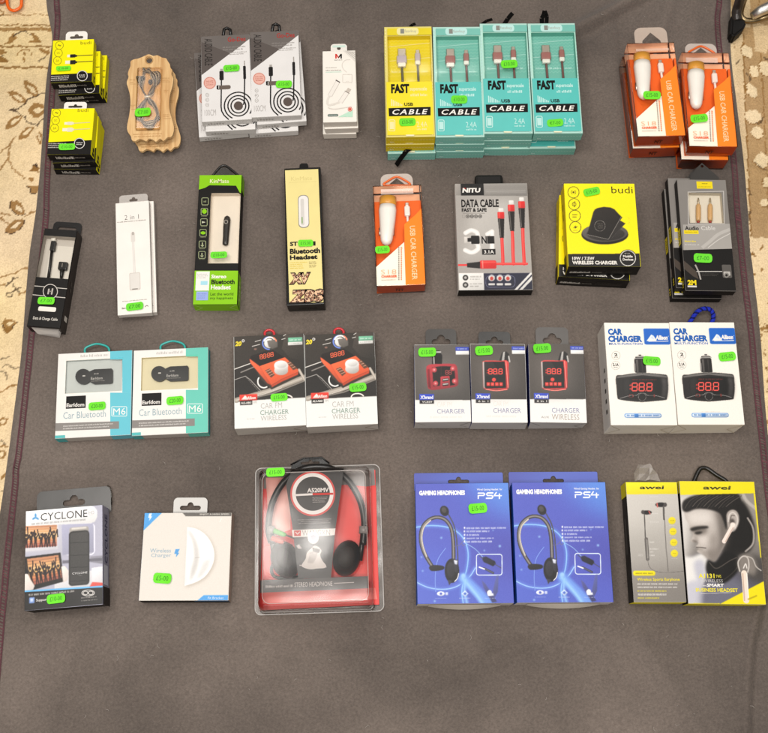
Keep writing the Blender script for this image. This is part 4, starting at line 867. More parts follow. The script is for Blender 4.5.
# ---- green and black bluetooth headset box
R = (185, 160, 4.586); P = Pk(R, [(65, 70), (258, 68), (242, 664), (37, 662)], .025); D = P.D
root = thing('headset_box', 'green and black bluetooth headset box with a white window around a small black earpiece', 'box'); mb = MB(); K = '1B1815'; G = '8BCB10'
x0, y1, x1, y0 = P.lr(112, 152, 262, 474)
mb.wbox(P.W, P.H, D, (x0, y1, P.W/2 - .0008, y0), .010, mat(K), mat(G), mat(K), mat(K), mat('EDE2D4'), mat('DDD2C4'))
P.poly(mb, [(60, 66), (264, 66), (262, 160), (234, 118), (112, 116), (92, 128), (60, 136)], G); P.poly(mb, [(62, 140), (92, 130), (112, 118), (234, 120), (262, 160), (262, 152), (240, 148), (122, 152), (112, 200), (100, 474), (60, 480)], K)
P.poly(mb, [(108, 150), (122, 150), (106, 200)], K)
P.poly(mb, [(20, 508), (270, 508), (270, 680), (20, 680)], G)
for i, (x, y) in enumerate(((92, 190), (89, 238), (87, 286), (83, 335), (80, 388), (78, 436))):
    P.rring(mb, x - 15, y - 16, x + 15, y + 16, 5, 3, '9AA27A')
    if i in (1, 3): P.ell(mb, x, y - (2 if i == 1 else 0), 11, 11 if i == 1 else 7, G)
    elif i == 0: P.micro(mb, x - 6, y - 9, x + 6, y + 9, 1, '9AA27A')
    elif i == 2: P.poly(mb, [(x - 9, y - 5), (x + 8, y), (x - 9, y + 5)], 'C8C8B0')
    else: P.line(mb, [(x, y - 9), (x, y + 9)], 5, 'A8AE88'); P.line(mb, [(x - 7, y + 3), (x, y + 10), (x + 7, y + 3)], 3, 'A8AE88')
    P.micro(mb, x - 14, y + 18, x + 14, y + 23, 1, '8A8A70')
P.text(mb, 'KinMate', 115, 89, 202, 107, 'F2EFC0', .008)
P.rect(mb, 50, 512, 112, 600, 'F1EFE8'); P.micro(mb, 56, 520, 106, 545, 3, 'B9B6B0'); P.rect(mb, 72, 556, 104, 574, 'A9DDEB'); P.rect(mb, 52, 604, 106, 644, '9DB0E6'); P.micro(mb, 58, 610, 100, 638, 3, '7488CC', .5)
P.text(mb, 'Stereo', 121, 526, 190, 544, 'F6F4E6', .035); P.text(mb, 'Bluetooth', 121, 549, 228, 570, '1B1815', .035); P.text(mb, 'Headset', 119, 574, 210, 595, 'F6F4E6', .035)
P.text(mb, 'Let the world', 117, 609, 222, 622, '2A4A08'); P.text(mb, 'my happiness', 116, 628, 220, 643, '2A4A08')
P.gusset(mb, 'C8E880'); P.side(mb, 'right', .0, 0, .24, 1, G); P.side(mb, 'right', .88, 0, 1, 1, G); P.side(mb, 'right', .05, .3, .2, .6, 'D6EBA0', micro=.03)
mb.build('carton', root)
zf = D - .010; mb = MB(); c = P.L3(189, 322, zf + .004); mb.tube([P.L3(x, y, zf + .0035) for x, y in ((193, 256), (193, 262), (193, 275), (190, 310), (188, 350), (186, 375), (185, 388), (184, 393))], [.001, .0038, .005, .0049, .0044, .0044, .0042, .001], mat('2B2825', 'plastic'), 16)
for v in mb.bm.verts: v.co.z = zf + .0035 + (v.co.z - zf - .0035) * .65
P.base = zf + .0072; P.k = 0; P.ring(mb, 188, 284, 8, 3, 'A8A29C'); P.base = D; mb.build('earpiece', root)
mb = MB(); mb.face([(x0 - .001, y1 - .001, D + .0026), (P.W/2 - .0002, y1 - .001, D + .0026), (P.W/2 - .0002, y0 + .001, D + .0026), (x0 - .001, y0 + .001, D + .0026)], mat('FCFCFA', 'clear')); mb.build('window', root)
hook(root, P, [(126, 72), (140, 56), (162, 32), (180, 26), (198, 34), (226, 56), (244, 72)], .006, .0019, mat('24211E', 'plastic'))
mb = MB(); mb.plate([P.L(*q, .006) for q in ((236, 84), (122, 84), (165, 36), (195, 36))][::1], [], .0055, .0006, mat('3E3A36', 'plastic')); mb.build('hang_tab', root)
place(root, P); sticker(root, P, 117, 424, 196, 455, '£10.00', 3, .001)

# ---- yellow headset box in a black tray
R = (275, 160, 4.585); P = Pk(R, [(37, 38), (205, 34), (230, 660), (58, 666)], .026); D = P.D
root = thing('headset_box', 'tall pale yellow bluetooth headset box with black sides and leopard print letters', 'box'); mb = MB(); K = '14110E'
mb.box(-P.W/2, -P.H/2, 0, P.W/2, P.H/2, D, mat(K, 'gloss'))
P.poly(mb, [(46, 48), (198, 42), (222, 652), (66, 657)], 'EFDF96', 'gloss')
P.text(mb, 'KinMate', 74, 76, 170, 94, 'DCCB86', .0); P.micro(mb, 64, 98, 190, 104, 1, 'DCCB86', ragged=0)
P.rect(mb, 106, 161, 156, 312, '8F8A80', r=20); P.rect(mb, 109, 164, 153, 308, 'EDE9E4', r=19); P.rect(mb, 118, 178, 134, 300, 'D6D1CB', r=7); P.rect(mb, 122, 262, 127, 292, '7FA85A')
P.text(mb, 'ST', 68, 375, 104, 395, K, .05); P.text(mb, '1', 175, 373, 186, 393, K, .05); P.text(mb, 'Bluetooth', 68, 405, 207, 430, K, .05); P.text(mb, 'Headset', 68, 435, 195, 457, K, .05)
P.micro(mb, 68, 466, 148, 500, 4, 'DCC24A'); P.micro(mb, 156, 464, 190, 494, 4, '8A7A50')
leo = bpy.data.materials.new('leopard_print'); leo.use_nodes = True; nt = leo.node_tree; bs = nt.nodes['Principled BSDF']; bs.inputs['Roughness'].default_value = .4
tc = nt.nodes.new('ShaderNodeTexCoord'); vo = nt.nodes.new('ShaderNodeTexVoronoi'); vo.inputs['Scale'].default_value = 330; rp = nt.nodes.new('ShaderNodeValToRGB'); rp.color_ramp.interpolation = 'CONSTANT'
rp.color_ramp.elements[0].color = lin('9A5A34'); rp.color_ramp.elements[1].position = .3; rp.color_ramp.elements[1].color = lin('4A2418'); e_ = rp.color_ramp.elements.new(.52); e_.color = lin('DDB690')
nt.links.new(tc.outputs['Object'], vo.inputs['Vector']); nt.links.new(vo.outputs['Distance'], rp.inputs[0]); nt.links.new(rp.outputs[0], bs.inputs['Base Color'])
MATS[('LEO', 'card')] = leo
for t, x0, y0, x1, y1, n in (('XV', 62, 515, 166, 572, 2), ('ZBS', 62, 592, 228, 656, 3)):
    P.text(mb, t, x0, y0, x1, y1, '2E1A12', .11, .12); P.text(mb, t, x0 + 5, y0 + 5, x1 - 5, y1 - 5, 'LEO', .075, .12)
P.side(mb, 'right', .04, .2, .9, .26, 'A8953E'); P.side(mb, 'front', .3, .3, .8, .5, '3A352E', micro=.03)
mb.build('carton', root); mb = MB(); mb.plate([P.L(*q, .01) for q in ((156, 60), (110, 60), (114, 26), (122, 20), (146, 20), (152, 26))], [], .01, .003, mat(K)); mb.build('hang_tab', root); place(root, P); sticker(root, P, 105, 368, 177, 400, '£15.00', 0)

# ---- grey three in one data cable box
R = (450, 165, 5.233); P = Pk(R, [(25, 97), (400, 95), (437, 655), (46, 656)], .022); D = P.D
root = thing('data_cable_box', 'grey data cable box picturing three red and black plugs', 'box'); mb = MB(); K = '1B1816'
mb.box(-P.W/2, -P.H/2, 0, P.W/2, P.H/2, D, mat('ABA59F'), mat(K), mat(K), mat('CFCAC4'), mat('B8B2AC'))
P.photo('ABA59F'); P.soft = 12; P.poly(mb, [(120, 200), (330, 180), (300, 460), (60, 500)], 'BDB8B2'); P.soft = .5; P.poly(mb, [(176, 90), (410, 90), (406, 162), (176, 162)], '8D8883'); P.rect(mb, 30, 100, 56, 160, '9A948E'); P.rect(mb, 56, 90, 176, 160, K)
for k in range(9): P.line(mb, [(186, 104 + 6 * k), (396, 102 + 6 * k)], 1.5, '9C9791')
P.text(mb, 'NITU', 64, 121, 160, 145, 'F0EBE4', .05, .1); P.poly(mb, [(64, 121), (84, 121), (72, 134)], 'D03028')
P.text(mb, 'DATA CABLE', 59, 180, 255, 222, K, .035); P.text(mb, 'FAST & SAFE', 61, 226, 192, 246, K, .05); P.line(mb, [(70, 253), (182, 253)], 2, '5A5550')
for i, x in enumerate((72, 93, 115, 136, 158)): P.ring(mb, x, 269, 8, 3, ('8A857F', K, K, K, K)[i]); P.ell(mb, x, 269, 4, 4, ('ABA59F', '5A5550')[i > 0])
P.line(mb, smooth([(82, 356), (112, 342), (142, 356), (140, 384), (112, 398), (142, 412), (146, 440), (114, 458), (80, 446)], 5), 24, 'E2DEDA'); P.line(mb, [(196, 362), (220, 348), (220, 458)], 24, 'E2DEDA')
P.rect(mb, 74, 376, 100, 408, 'D5CFC8'); P.rect(mb, 92, 382, 112, 402, K); P.rect(mb, 110, 370, 154, 414, K, r=6); P.text(mb, 'N', 165, 373, 192, 412, K, .03); P.rect(mb, 194, 372, 232, 412, K); P.rect(mb, 168, 440, 238, 470, K); P.text(mb, '3.1A', 178, 446, 230, 464, 'EDE8E1', .02)
Rd, Rl = 'DB2E2C', 'F0524A'
for x, xb, y0, y1, y2, y3 in ((266, 277, 226, 246, 281, 382), (320, 332, 186, 208, 243, 346), (374, 388, 170, 190, 226, 330)):
    P.line(mb, [(x + 6, y3), (xb, 518)], 17, Rd); P.line(mb, [(x + 4, y3), (xb - 2, 518)], 5, Rl)
    P.rect(mb, x - 12, y0, x + 13, y1, 'E9E5E0', r=4); P.rect(mb, x - 17, y1, x + 18, y2, Rd, r=4); P.rect(mb, x - 12, y1 + 3, x - 4, y2 - 3, Rl); P.poly(mb, [(x - 16, y2), (x + 18, y2), (x + 16, y3), (x - 5, y3)], '262220'); P.line(mb, [(x - 8, y2 + 4), (x, y3 - 6)], 4, '5E5854')
P.line(mb, [(236, 518), (402, 517)], 13, Rd); P.line(mb, [(236, 515), (402, 514)], 4, Rl); P.line(mb, [(40, 524), (94, 524)], 11, Rd)
P.rect(mb, 156, 500, 242, 543, Rd, r=7); P.rect(mb, 160, 505, 238, 514, Rl); P.poly(mb, [(88, 514), (158, 506), (158, 542), (90, 536)], '2A2624'); P.rect(mb, 168, 502, 174, 541, 'F08A80')
P.rect(mb, 48, 566, 178, 665, 'E6E3DE'); P.rect(mb, 178, 566, 440, 665, '2C2D42'); P.poly(mb, [(330, 660), (420, 564), (436, 564), (440, 590), (372, 660)], 'E6E3DE'); P.poly(mb, [(345, 660), (428, 572), (432, 578), (356, 660)], '2C2D42'); P.poly(mb, [(410, 660), (440, 622), (440, 660)], '2C2D42')
for y in (590, 628): P.ell(mb, 81, y, 15, 15, '3A3836'); P.ell(mb, 81, y, 7, 7, 'B8B4AF'); P.micro(mb, 104, y - 12, 170, y + 14, 2, '9A9690')
for x in (218, 261, 303): P.ell(mb, x, 591, 17, 17, 'D9D5D0'); P.ell(mb, x, 594, 9, 10, 'C8453C'); P.rect(mb, x - 17, 619, x + 17, 630, 'D9D5D0', r=4)
P.rring(mb, 188, 580, 340, 640, 20, 2, '6A6C88')
P.flush(mb); P.side(mb, 'front', .1, .3, .9, .4, '3A3634', micro=.04)
mb.build('carton', root); mb = MB(); rbox(mb, P, 132, 48, 278, 118, .002, .016, mat('1B1816', 'rubber'), .004); P.base = .0165
for k in range(5): P.line(mb, [(146, 55 + 8 * k), (264, 54 + 8 * k)], 2, '35302C')
P.base = D; mb.build('hang_cap', root); place(root, P)

# ---- big yellow wireless charger boxes
R = (545, 175, 5.867); P = Pk(R, [(112, 52), (530, 47), (557, 538), (134, 541)], .031, .031); D = P.D
root = thing('wireless_charger_box', 'upper large yellow box picturing a black wireless charger pad', 'box', 'large yellow wireless charger boxes'); mb = MB(); Y, K, B = 'FFEE00', '1B1714', '4E480C'
mb.box(-P.W/2, -P.H/2, 0, P.W/2, P.H/2, D, mat(Y), mat(K), mat(Y), mat('F7D900'), mat(K))
P.photo(Y); P.g = 0; P.soft = .5
for i, (x, y) in enumerate(((167, 102), (171, 172), (175, 240), (178, 307))):
    P.ring(mb, x, y, 33, 4, B)
    if i == 0:
        P.ell(mb, x, y, 6, 6, B)
        for q in (-1, 1): P.line(mb, arc(x, y, q * 14, 13, -60, 60, 6), 3, B)
    elif i == 1: P.ring(mb, x, y, 11, 4, B); P.line(mb, [(x + 4, y - 16), (x - 2, y), (x + 4, y + 16)], 4, B)
    elif i == 2: P.micro(mb, x - 15, y - 13, x + 16, y + 13, 2, B)
    else: P.poly(mb, [(x - 14, y + 6), (x + 2, y - 10), (x + 2, y - 2), (x + 15, y - 6), (x - 2, y + 9), (x - 2, y + 1)], K); P.line(mb, [(x - 12, y + 18), (x + 12, y + 18)], 2, B)
P.text(mb, 'budi', 389, 68, 514, 108, '4A430A', .0)
P.g = .35; P.soft = .7; P.ell(mb, 351, 350, 138, 58, '26221F'); P.ell(mb, 351, 340, 135, 53, '5A5551'); P.ell(mb, 356, 346, 112, 40, '3C3733')
P.poly(mb, [(400, 200), (452, 248), (440, 266), (470, 284), (452, 302), (386, 374), (360, 360)], '3A3531'); P.line(mb, [(452, 248), (380, 348)], 4, '16120F'); P.line(mb, [(470, 284), (390, 372)], 4, '16120F')
P.poly(mb, [(247, 350), (283, 218), (292, 203), (308, 194), (345, 187), (385, 191), (408, 202), (446, 246), (372, 378)], '2E2925'); P.line(mb, [(247, 350), (372, 378), (446, 248)], 3, '5A544E')
P.ring(mb, 322, 299, 31, 2, '6A645E'); P.micro(mb, 306, 283, 342, 316, 4, '6A645E', mid=True); P.line(mb, arc(478, 270, 18, 24, -70, 60, 8), 3, 'B8A800')
P.g = 0; P.soft = .5; P.poly(mb, [(120, 464), (570, 461), (570, 560), (120, 560)], K); P.text(mb, '10W / 7.5W', 160, 480, 290, 499, 'EFEAE2', .03); P.text(mb, 'WIRELESS CHARGER', 160, 504, 425, 525, 'EFEAE2', .04)
P.ell(mb, 486, 488, 52, 50, K); P.ring(mb, 486, 488, 45, 4, 'EFEAE2'); P.micro(mb, 466, 456, 502, 464, 1, 'EFEAE2'); P.text(mb, 'Mobile', 458, 470, 514, 485, 'EFEAE2', .03); P.text(mb, 'Devices', 456, 489, 518, 503, 'EFEAE2', .03)
P.flush(mb); P.side(mb, 'front', .05, .3, .34, .48, 'D8D2C8', micro=.012); P.side(mb, 'front', .36, .34, .5, .42, '8A847C', micro=.01); P.side(mb, 'front', .55, .3, .92, .62, '3A3530', micro=.015); P.side(mb, 'front', .05, .62, .92, .66, '3A3530', micro=.01)
P.side(mb, 'left', .82, .12, 1, .62, K); P.side(mb, 'left', .2, .4, .28, .5, '8A8010'); P.side(mb, 'left', .32, .4, .4, .5, '8A8010')
mb.build('carton', root); u = copy_tree(root); place(u, Pk(R, [(90, 126), (503, 128), (482, 618), (77, 599)], .031, 0)); u['label'] = 'lower large yellow box, sticking out to the left under the pictured wireless charger'; place(root, P); sticker(root, P, 222, 79, 322, 125, '£15.00', 12)

# ---- black and grey audio cable boxes
R = (655, 155, 4.733); P = Pk(R, [(120, 122), (346, 112), (372, 640), (130, 645)], .016, .032); D = P.D
root = thing('cable_box', 'topmost black and grey audio cable box with two gold plugs, green sticker', 'box', 'black and grey audio cable boxes in one stack'); mb = MB(); K = '1A1715'
x0, y1, x1, y0 = P.lr(160, 180, 320, 322)
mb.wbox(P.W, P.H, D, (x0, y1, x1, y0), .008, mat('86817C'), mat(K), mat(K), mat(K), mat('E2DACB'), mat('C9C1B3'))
P.line(mb, [(156, 176), (324, 172), (328, 325), (158, 328)], 5, 'C6C1BB', closed=True)
P.poly(mb, [(132, 330), (360, 326), (366, 446), (136, 450)], 'A8A39D'); P.poly(mb, [(110, 450), (400, 444), (400, 680), (110, 680)], K)
P.rect(mb, 197, 126, 272, 160, 'F0D818'); P.micro(mb, 222, 131, 248, 140, 1, '3A3010'); P.micro(mb, 206, 146, 264, 155, 1, 'A8900C')
P.text(mb, 'Audio', 141, 337, 207, 357, '2A2623', .03); P.text(mb, 'Cable', 218, 336, 285, 356, 'D8D4CE', .005); P.rect(mb, 137, 357, 206, 374, 'F0D818'); P.micro(mb, 142, 361, 200, 370, 1, 'A8900C'); P.micro(mb, 140, 402, 197, 416, 1, 'F0D818'); P.micro(mb, 142, 420, 210, 430, 1, 'D8D4CE')
P.line(mb, smooth([(222, 440), (262, 408), (300, 376), (356, 352)], 6), 16, 'BBB6B0'); P.line(mb, smooth([(250, 440), (300, 402), (356, 372)], 6), 4, 'CFCAC4')
P.poly(mb, [(132, 500), (160, 520), (195, 552), (206, 588), (180, 575), (134, 540)], '4A4038'); P.line(mb, smooth([(190, 520), (205, 552), (216, 590)], 5), 7, 'A8A29C'); P.line(mb, [(196, 552), (318, 552)], 4, 'C8C4BF'); P.rect(mb, 318, 520, 362, 582, '5A5652', r=6); P.rect(mb, 324, 552, 356, 572, 'B8B4AE', r=4); P.ell(mb, 338, 570, 12, 12, '8A8680'); P.ell(mb, 338, 570, 6, 6, '2A2623'); P.micro(mb, 222, 560, 300, 575, 2, '4A4642')
P.text(mb, '2M', 154, 592, 195, 617, 'F0D818', .05); P.rect(mb, 154, 619, 197, 627, 'D8D4CE')
P.side(mb, 'left', .44, .1, .58, .85, 'E8D018'); P.side(mb, 'left', .9, .3, .96, .8, 'E8D018', micro=.02); P.side(mb, 'left', .46, .3, .56, .6, '3A3010', micro=.02)
mb.build('carton', root); zf = D - .008
gold = mat('E8BE84', 'metal'); gp = mat('CFA670', 'plastic')
for x in (205, 261):
    mb = MB(); mb.tube([P.L3(*q, zf + .0035) for q in ((x, 203), (x, 212), (x, 226), (x, 234))], [.0006, .0014, .0014, .0018], mat('C8BBA4', 'metal'), 10); mb.tube([P.L3(*q, zf + .0038) for q in ((x, 232), (x, 238), (x, 250), (x, 300), (x, 314))], [.0018, .0032, .0036, .0036, .003], gp, 14); mb.tube([P.L3(x, 314, zf + .0035), P.L3(x, 322, zf + .0035)], .002, mat('B03A30', 'plastic'), 8); mb.build('jack_plug', root)
mb = MB(); mb.face([(x0 - .001, y1 - .001, D + .0002), (x1 + .001, y1 - .001, D + .0002), (x1 + .001, y0 + .001, D + .0002), (x0 - .001, y0 + .001, D + .0002)], mat('FCFCFA', 'clear')); mb.build('window', root)
us = [copy_tree(root), copy_tree(root)]; place(us[0], P.shift(-46, -10, .016)); place(us[1], P.shift(-64, 40, 0))
us[0]['label'] = 'middle black and grey audio cable box, its grey front edge peeking out'; us[1]['label'] = 'bottom black and grey audio cable box, a yellow mark on its exposed side'
place(root, P)
for o, Q, pts in ((root, P, ((165, 108), (200, 58), (222, 38), (246, 58), (302, 106))), (us[0], P.shift(-46, -10, .016), ((150, 112), (180, 70), (196, 60), (215, 70), (250, 112)))):
    mb = MB(); o_ = [Q.L(*q, .008) for q in pts]; b = [(o_[-1][0], Q.H/2 - .004), (o_[0][0], Q.H/2 - .004)]; c = Q.L(*(pts[2][0] + 1, pts[2][1] + 16), .008)
    mb.plate((o_ + b)[::-1], [circ(c[0], c[1], .0022)], .007, .0012, mat('35312D', 'plastic')); mb.build('hang_tab', o)
sticker(root, P, 180, 469, 269, 513, '£7.00', -4)
# ================================================================== row 3
# ---- teal and white car bluetooth boxes
R = (45, 335, 4.267)
def m6(P, teal, back, lb):
    D = P.D; root = thing('car_bluetooth_box', lb, 'box', 'white and teal car bluetooth boxes'); mb = MB()
    x0, y1, x1, y0 = P.lr(88, 104, 329, 244)
    mb.wbox(P.W, P.H, D, (x0, y1, x1, y0), .005, mat('F2EEE9'), mat('BFB7AE'), mat('6FC4D0'), mat('2F9EA4'), mat(back), mat(back))
    for q in (((278, 60), (380, 60), (380, 104), (278, 104)), ((330, 100), (380, 100), (380, 246), (330, 246)), ((278, 246), (380, 246), (380, 450), (278, 450))): P.poly(mb, q, teal)
    P.micro(mb, 152, 79, 270, 95, 1, 'C9C5BF', .8, 0)
    P.rect(mb, 90, 260, 174, 313, '171514'); P.text(mb, 'Earldom', 92, 290, 168, 307, 'E5E1DB', .03)
    P.text(mb, 'Car Bluetooth', 78, 325, 260, 354, '9CB4BC', .0); P.text(mb, 'M6', 291, 312, 344, 341, 'F2F2EE', .0); P.rring(mb, 285, 306, 349, 346, 4, 3, 'E4F2F0')
    P.poly(mb, [(40, 377), (316, 368), (316, 400), (40, 410)], '8C8783'); P.micro(mb, 78, 378, 290, 400, 2, 'DAD6D1', .55, .1)
    P.poly(mb, [(30, 430), (86, 427), (86, 450), (30, 450)], '5FBEBE')
    P.side(mb, 'front', 0, 0, .13, 1, '4FB4B4'); P.side(mb, 'front', .73, 0, 1, 1, teal)
    mb.build('carton', root); zf = D - .005
    mb = MB(); K = mat('262628', 'plastic'); z = zf + .001
    body = [P.L(*q, z) for q in arc(166, 180, 34, 33, 40, 320, 16) + [(206, 152), (214, 149), (282, 146)] + arc(282, 154, 9, 9, -90, 0, 4) + [(291, 196)] + arc(282, 200, 9, 9, 0, 90, 4) + [(214, 212), (204, 208)]]
    body = body if sum(a[0] * b[1] - b[0] * a[1] for a, b in zip(body, body[1:] + body[:1])) > 0 else body[::-1]
    mb.plate(body, [], z, .0032, K); P.base = z + .0033; P.k = 0
    P.micro(mb, 210, 160, 230, 170, 1, 'C8C4C0'); P.text(mb, 'Earldom', 196, 179, 246, 190, 'DAD6D1', .0); P.micro(mb, 196, 192, 258, 199, 1, '9A9692'); P.rect(mb, 160, 172, 172, 177, 'D8D4D0', r=2); P.base = D
    bmesh.ops.remove_doubles(mb.bm, verts=mb.bm.verts, dist=1e-7)
    mb.build('dongle', root)
    mb = MB(); mb.face([(x0 - .001, y1 - .001, D + .0003), (x1 + .001, y1 - .001, D + .0003), (x1 + .001, y0 + .001, D + .0003), (x0 - .001, y0 + .001, D + .0003)], mat('FCFCFA', 'clear')); mb.build('window', root)
    hook(root, P, [(172, 82), (170, 62), (182, 50), (220, 38), (258, 46), (273, 60), (274, 80)], .010, .0016, mat('34B0A8', 'plastic')); place(root, P); return root
A = Pk(R, [(55, 80), (370, 65), (368, 428), (43, 440)], .019); B = Pk(R, [(378, 66), (695, 52), (697, 416), (370, 430)], .019)
class OffM(Pk):
    def L(self, zx, zy, z=None, cl=False): return Pk.L(self, zx + self.ox, zy + self.oy, z, cl)
r1 = m6(A, '6BC6D6', 'C9CDCB', 'white and teal car bluetooth box with a grey window backing, nearer the edge stitching')
B.__class__ = OffM; B.ox, B.oy = 323, -12
r2 = m6(B, '6FCBB9', 'DFD6B8', 'white and teal car bluetooth box with a beige window backing')
sticker(r1, A, 186, 287, 262, 322, '£20.00', 1); sticker(r2, B, 518 - 323, 263 + 12, 594 - 323, 300 + 12, '£20.00', 1)

# ---- dark and white car charger boxes with an orange dashboard unit
R = (230, 325, 6.375); P = Pk(R, [(22, 70), (468, 55), (490, 638), (30, 662)], .034); D = P.D
root = thing('car_charger_box', 'dark photo car charger box with an orange unit, sticker on its white foot', 'box', 'dark boxes picturing an orange car charger'); mb = MB(); K = '37322D'
mb.box(-P.W/2, -P.H/2, 0, P.W/2, P.H/2, D, mat('EDECE8'), mat('CFC8BE'), mat(K), mat('1E3A34'))
P.photo('EDECE8'); P.g = .3; P.soft = .6; P.poly(mb, [(10, 50), (480, 40), (484, 462), (10, 486)], K); P.poly(mb, [(10, 290), (130, 250), (170, 300), (260, 400), (120, 470), (10, 485)], '2A2623'); P.poly(mb, [(350, 60), (480, 50), (480, 230), (380, 210), (330, 150)], '433D37')
for pl, w, c in (([(22, 284), (128, 246)], 6, 'B9B4AD'), ([(70, 302), (152, 268)], 9, '5E5852'), ([(22, 352), (98, 326), (130, 350), (205, 430)], 4, '8A857F'), ([(100, 330), (190, 430)], 2, '6A655F'), ([(40, 480), (250, 420), (484, 330)], 34, '8E8478'), ([(60, 484), (270, 438), (484, 352)], 10, '5A534B'), ([(440, 285), (476, 350)], 16, '9A9084'), ([(110, 466), (200, 446), (330, 400)], 3, 'C4BCB0')): P.line(mb, pl, w, c)
P.line(mb, arc(215, 360, 38, 40, 60, 215, 14), 9, 'D0CCC7'); P.line(mb, arc(358, 470, 40, 24, 180, 340, 14), 8, 'CFC8BE')
P.poly(mb, [(172, 288), (262, 385), (436, 312), (434, 330), (265, 412), (190, 340)], '3E362E')
P.poly(mb, [(125, 215), (132, 240), (240, 372), (265, 388), (262, 372), (190, 262)], 'B8462A'); P.poly(mb, [(125, 218), (190, 265), (262, 378), (240, 372), (132, 244)], 'E0603C')
P.poly(mb, [(125, 213), (135, 196), (250, 158), (272, 156), (348, 208), (190, 262)], '2B2522'); P.poly(mb, [(190, 262), (350, 206), (434, 284), (436, 300), (330, 345), (264, 384)], 'F0623A'); P.poly(mb, [(264, 384), (330, 345), (436, 300), (434, 316), (330, 362), (266, 398)], 'C4482A')
P.poly(mb, [(222, 290), (252, 276), (286, 318), (262, 336)], '6E4A38'); P.poly(mb, [(362, 240), (384, 232), (428, 278), (402, 288)], '6E4A38')
for k in range(3): P.line(mb, [(230 + 12 * k, 296 + 13 * k), (256 + 12 * k, 284 + 13 * k)], 3, 'C08A70'); P.line(mb, [(372 + 13 * k, 246 + 13 * k), (388 + 13 * k, 240 + 13 * k)], 3, 'C08A70')
def led(P, mb, t, x, y, w, h, c, st, dx=0, dy=0):
    """seven segment digits"""
    SEG = {'8': 'abcdefg', '0': 'abcdef', '1': 'bc'}
    for ch in t:
        if ch == '.': P.ell(mb, x - w * .12, y + h, st * .7, st * .7, c, n=8); x += w * .15; continue
        if ch == ':': P.ell(mb, x, y + h * .3, st * .8, st * .8, c, n=8); P.ell(mb, x, y + h * .75, st * .8, st * .8, c, n=8); x += w * .35; y += dy * .35; continue
        g = st * .6; Sg = {'a': ((g, 0), (w - g, 0)), 'b': ((w, g), (w, h / 2 - g)), 'c': ((w, h / 2 + g), (w, h - g)), 'd': ((g, h), (w - g, h)), 'e': ((0, h / 2 + g), (0, h - g)), 'f': ((0, g), (0, h / 2 - g)), 'g': ((g, h / 2), (w - g, h / 2))}
        for s_ in SEG[ch]:
            (a, b), (c2, d2) = Sg[s_]; P.line(mb, [(x + a + dx * b, y + b + dy * a / w), (x + c2 + dx * d2, y + d2 + dy * c2 / w)], st, c)
        x += w * 1.42; y += dy * 1.42
led(P, mb, '88:88', 190, 192, 15, 26, 'E8502C', 4, .1, -3.4)
P.ell(mb, 326, 292, 44, 28, 'C9C4BE'); P.poly(mb, [(282, 258), (371, 256), (368, 298), (286, 298)], 'D9D5D0'); P.ell(mb, 326, 256, 44, 29, 'F2F0ED'); P.ell(mb, 326, 252, 36, 22, 'E4E1DD')
P.ell(mb, 256, 116, 50, 45, '4A4641'); P.line(mb, arc(250, 116, 42, 40, 90, 260, 12), 9, '4E68B8'); P.line(mb, arc(254, 114, 38, 36, 200, 330, 12), 10, 'E4E1DC'); P.ell(mb, 250, 118, 32, 30, 'E6E3DE'); P.poly(mb, [(236, 100), (300, 92), (304, 140), (270, 152), (246, 138)], '6E6862'); P.line(mb, arc(258, 112, 38, 36, 300, 345, 5), 8, 'D86A48')
P.text(mb, '20', 32, 104, 74, 135, 'EDD83C', .05, .2); P.ring(mb, 84, 101, 7, 4, 'D8D4CE')
for pl in ([(142, 136), (190, 124)], [(160, 106), (196, 96)], [(330, 92), (352, 86)], [(340, 70), (356, 60)]): P.line(mb, pl, 4, 'B9B4AD')
P.ell(mb, 162, 154, 9, 6, '8E6A5E')
P.rect(mb, 370, 80, 461, 108, '74B897'); P.rect(mb, 370, 108, 461, 128, 'E3E1DD'); P.micro(mb, 378, 88, 452, 101, 1, 'DCEFE4', .8, 0); P.micro(mb, 378, 113, 452, 122, 1, '9A9692', .8, 0)
P.rect(mb, 61, 442, 174, 482, 'E83A2C'); P.poly(mb, [(72, 476), (96, 448), (110, 462), (118, 476)], 'F2ECE6'); P.text(mb, 'Allison', 108, 454, 164, 474, 'F2ECE6', .03, .2); P.rect(mb, 64, 482, 142, 510, '24201D'); P.text(mb, 'ALS-A861', 70, 489, 136, 503, 'E8E4DE', .03); P.text(mb, 'FM', 150, 486, 170, 502, 'A8A49E', 0)
P.text(mb, 'CAR FM', 196, 496, 332, 531, 'B4B0AA', -.006); P.text(mb, 'CHARGER', 192, 540, 375, 571, '8FA398', .01); P.text(mb, 'WIRELESS', 196, 576, 360, 608, 'B0ACA6', -.006); P.micro(mb, 108, 594, 164, 604, 1, 'BDBAB5')
P.flush(mb); P.gusset(mb, '8E7C60'); mb.build('carton', root)
hook(root, P, [(224, 72), (222, 50), (234, 36), (252, 32), (270, 38), (281, 52), (280, 70)], .013, .0019, mat('D8323A', 'plastic'))
P2 = Pk((300, 325, 6.376), [(35, 68), (468, 48), (490, 624), (46, 645)], .034); u = copy_tree(root); place(root, P); place(u, P2); u['label'] = 'dark photo car charger box with an orange unit, sticker inside the photo'
sticker(root, P, 258, 438, 370, 488, '£15.00', 2); sticker(u, P2, 312, 372, 426, 428, '£15.00', 4)

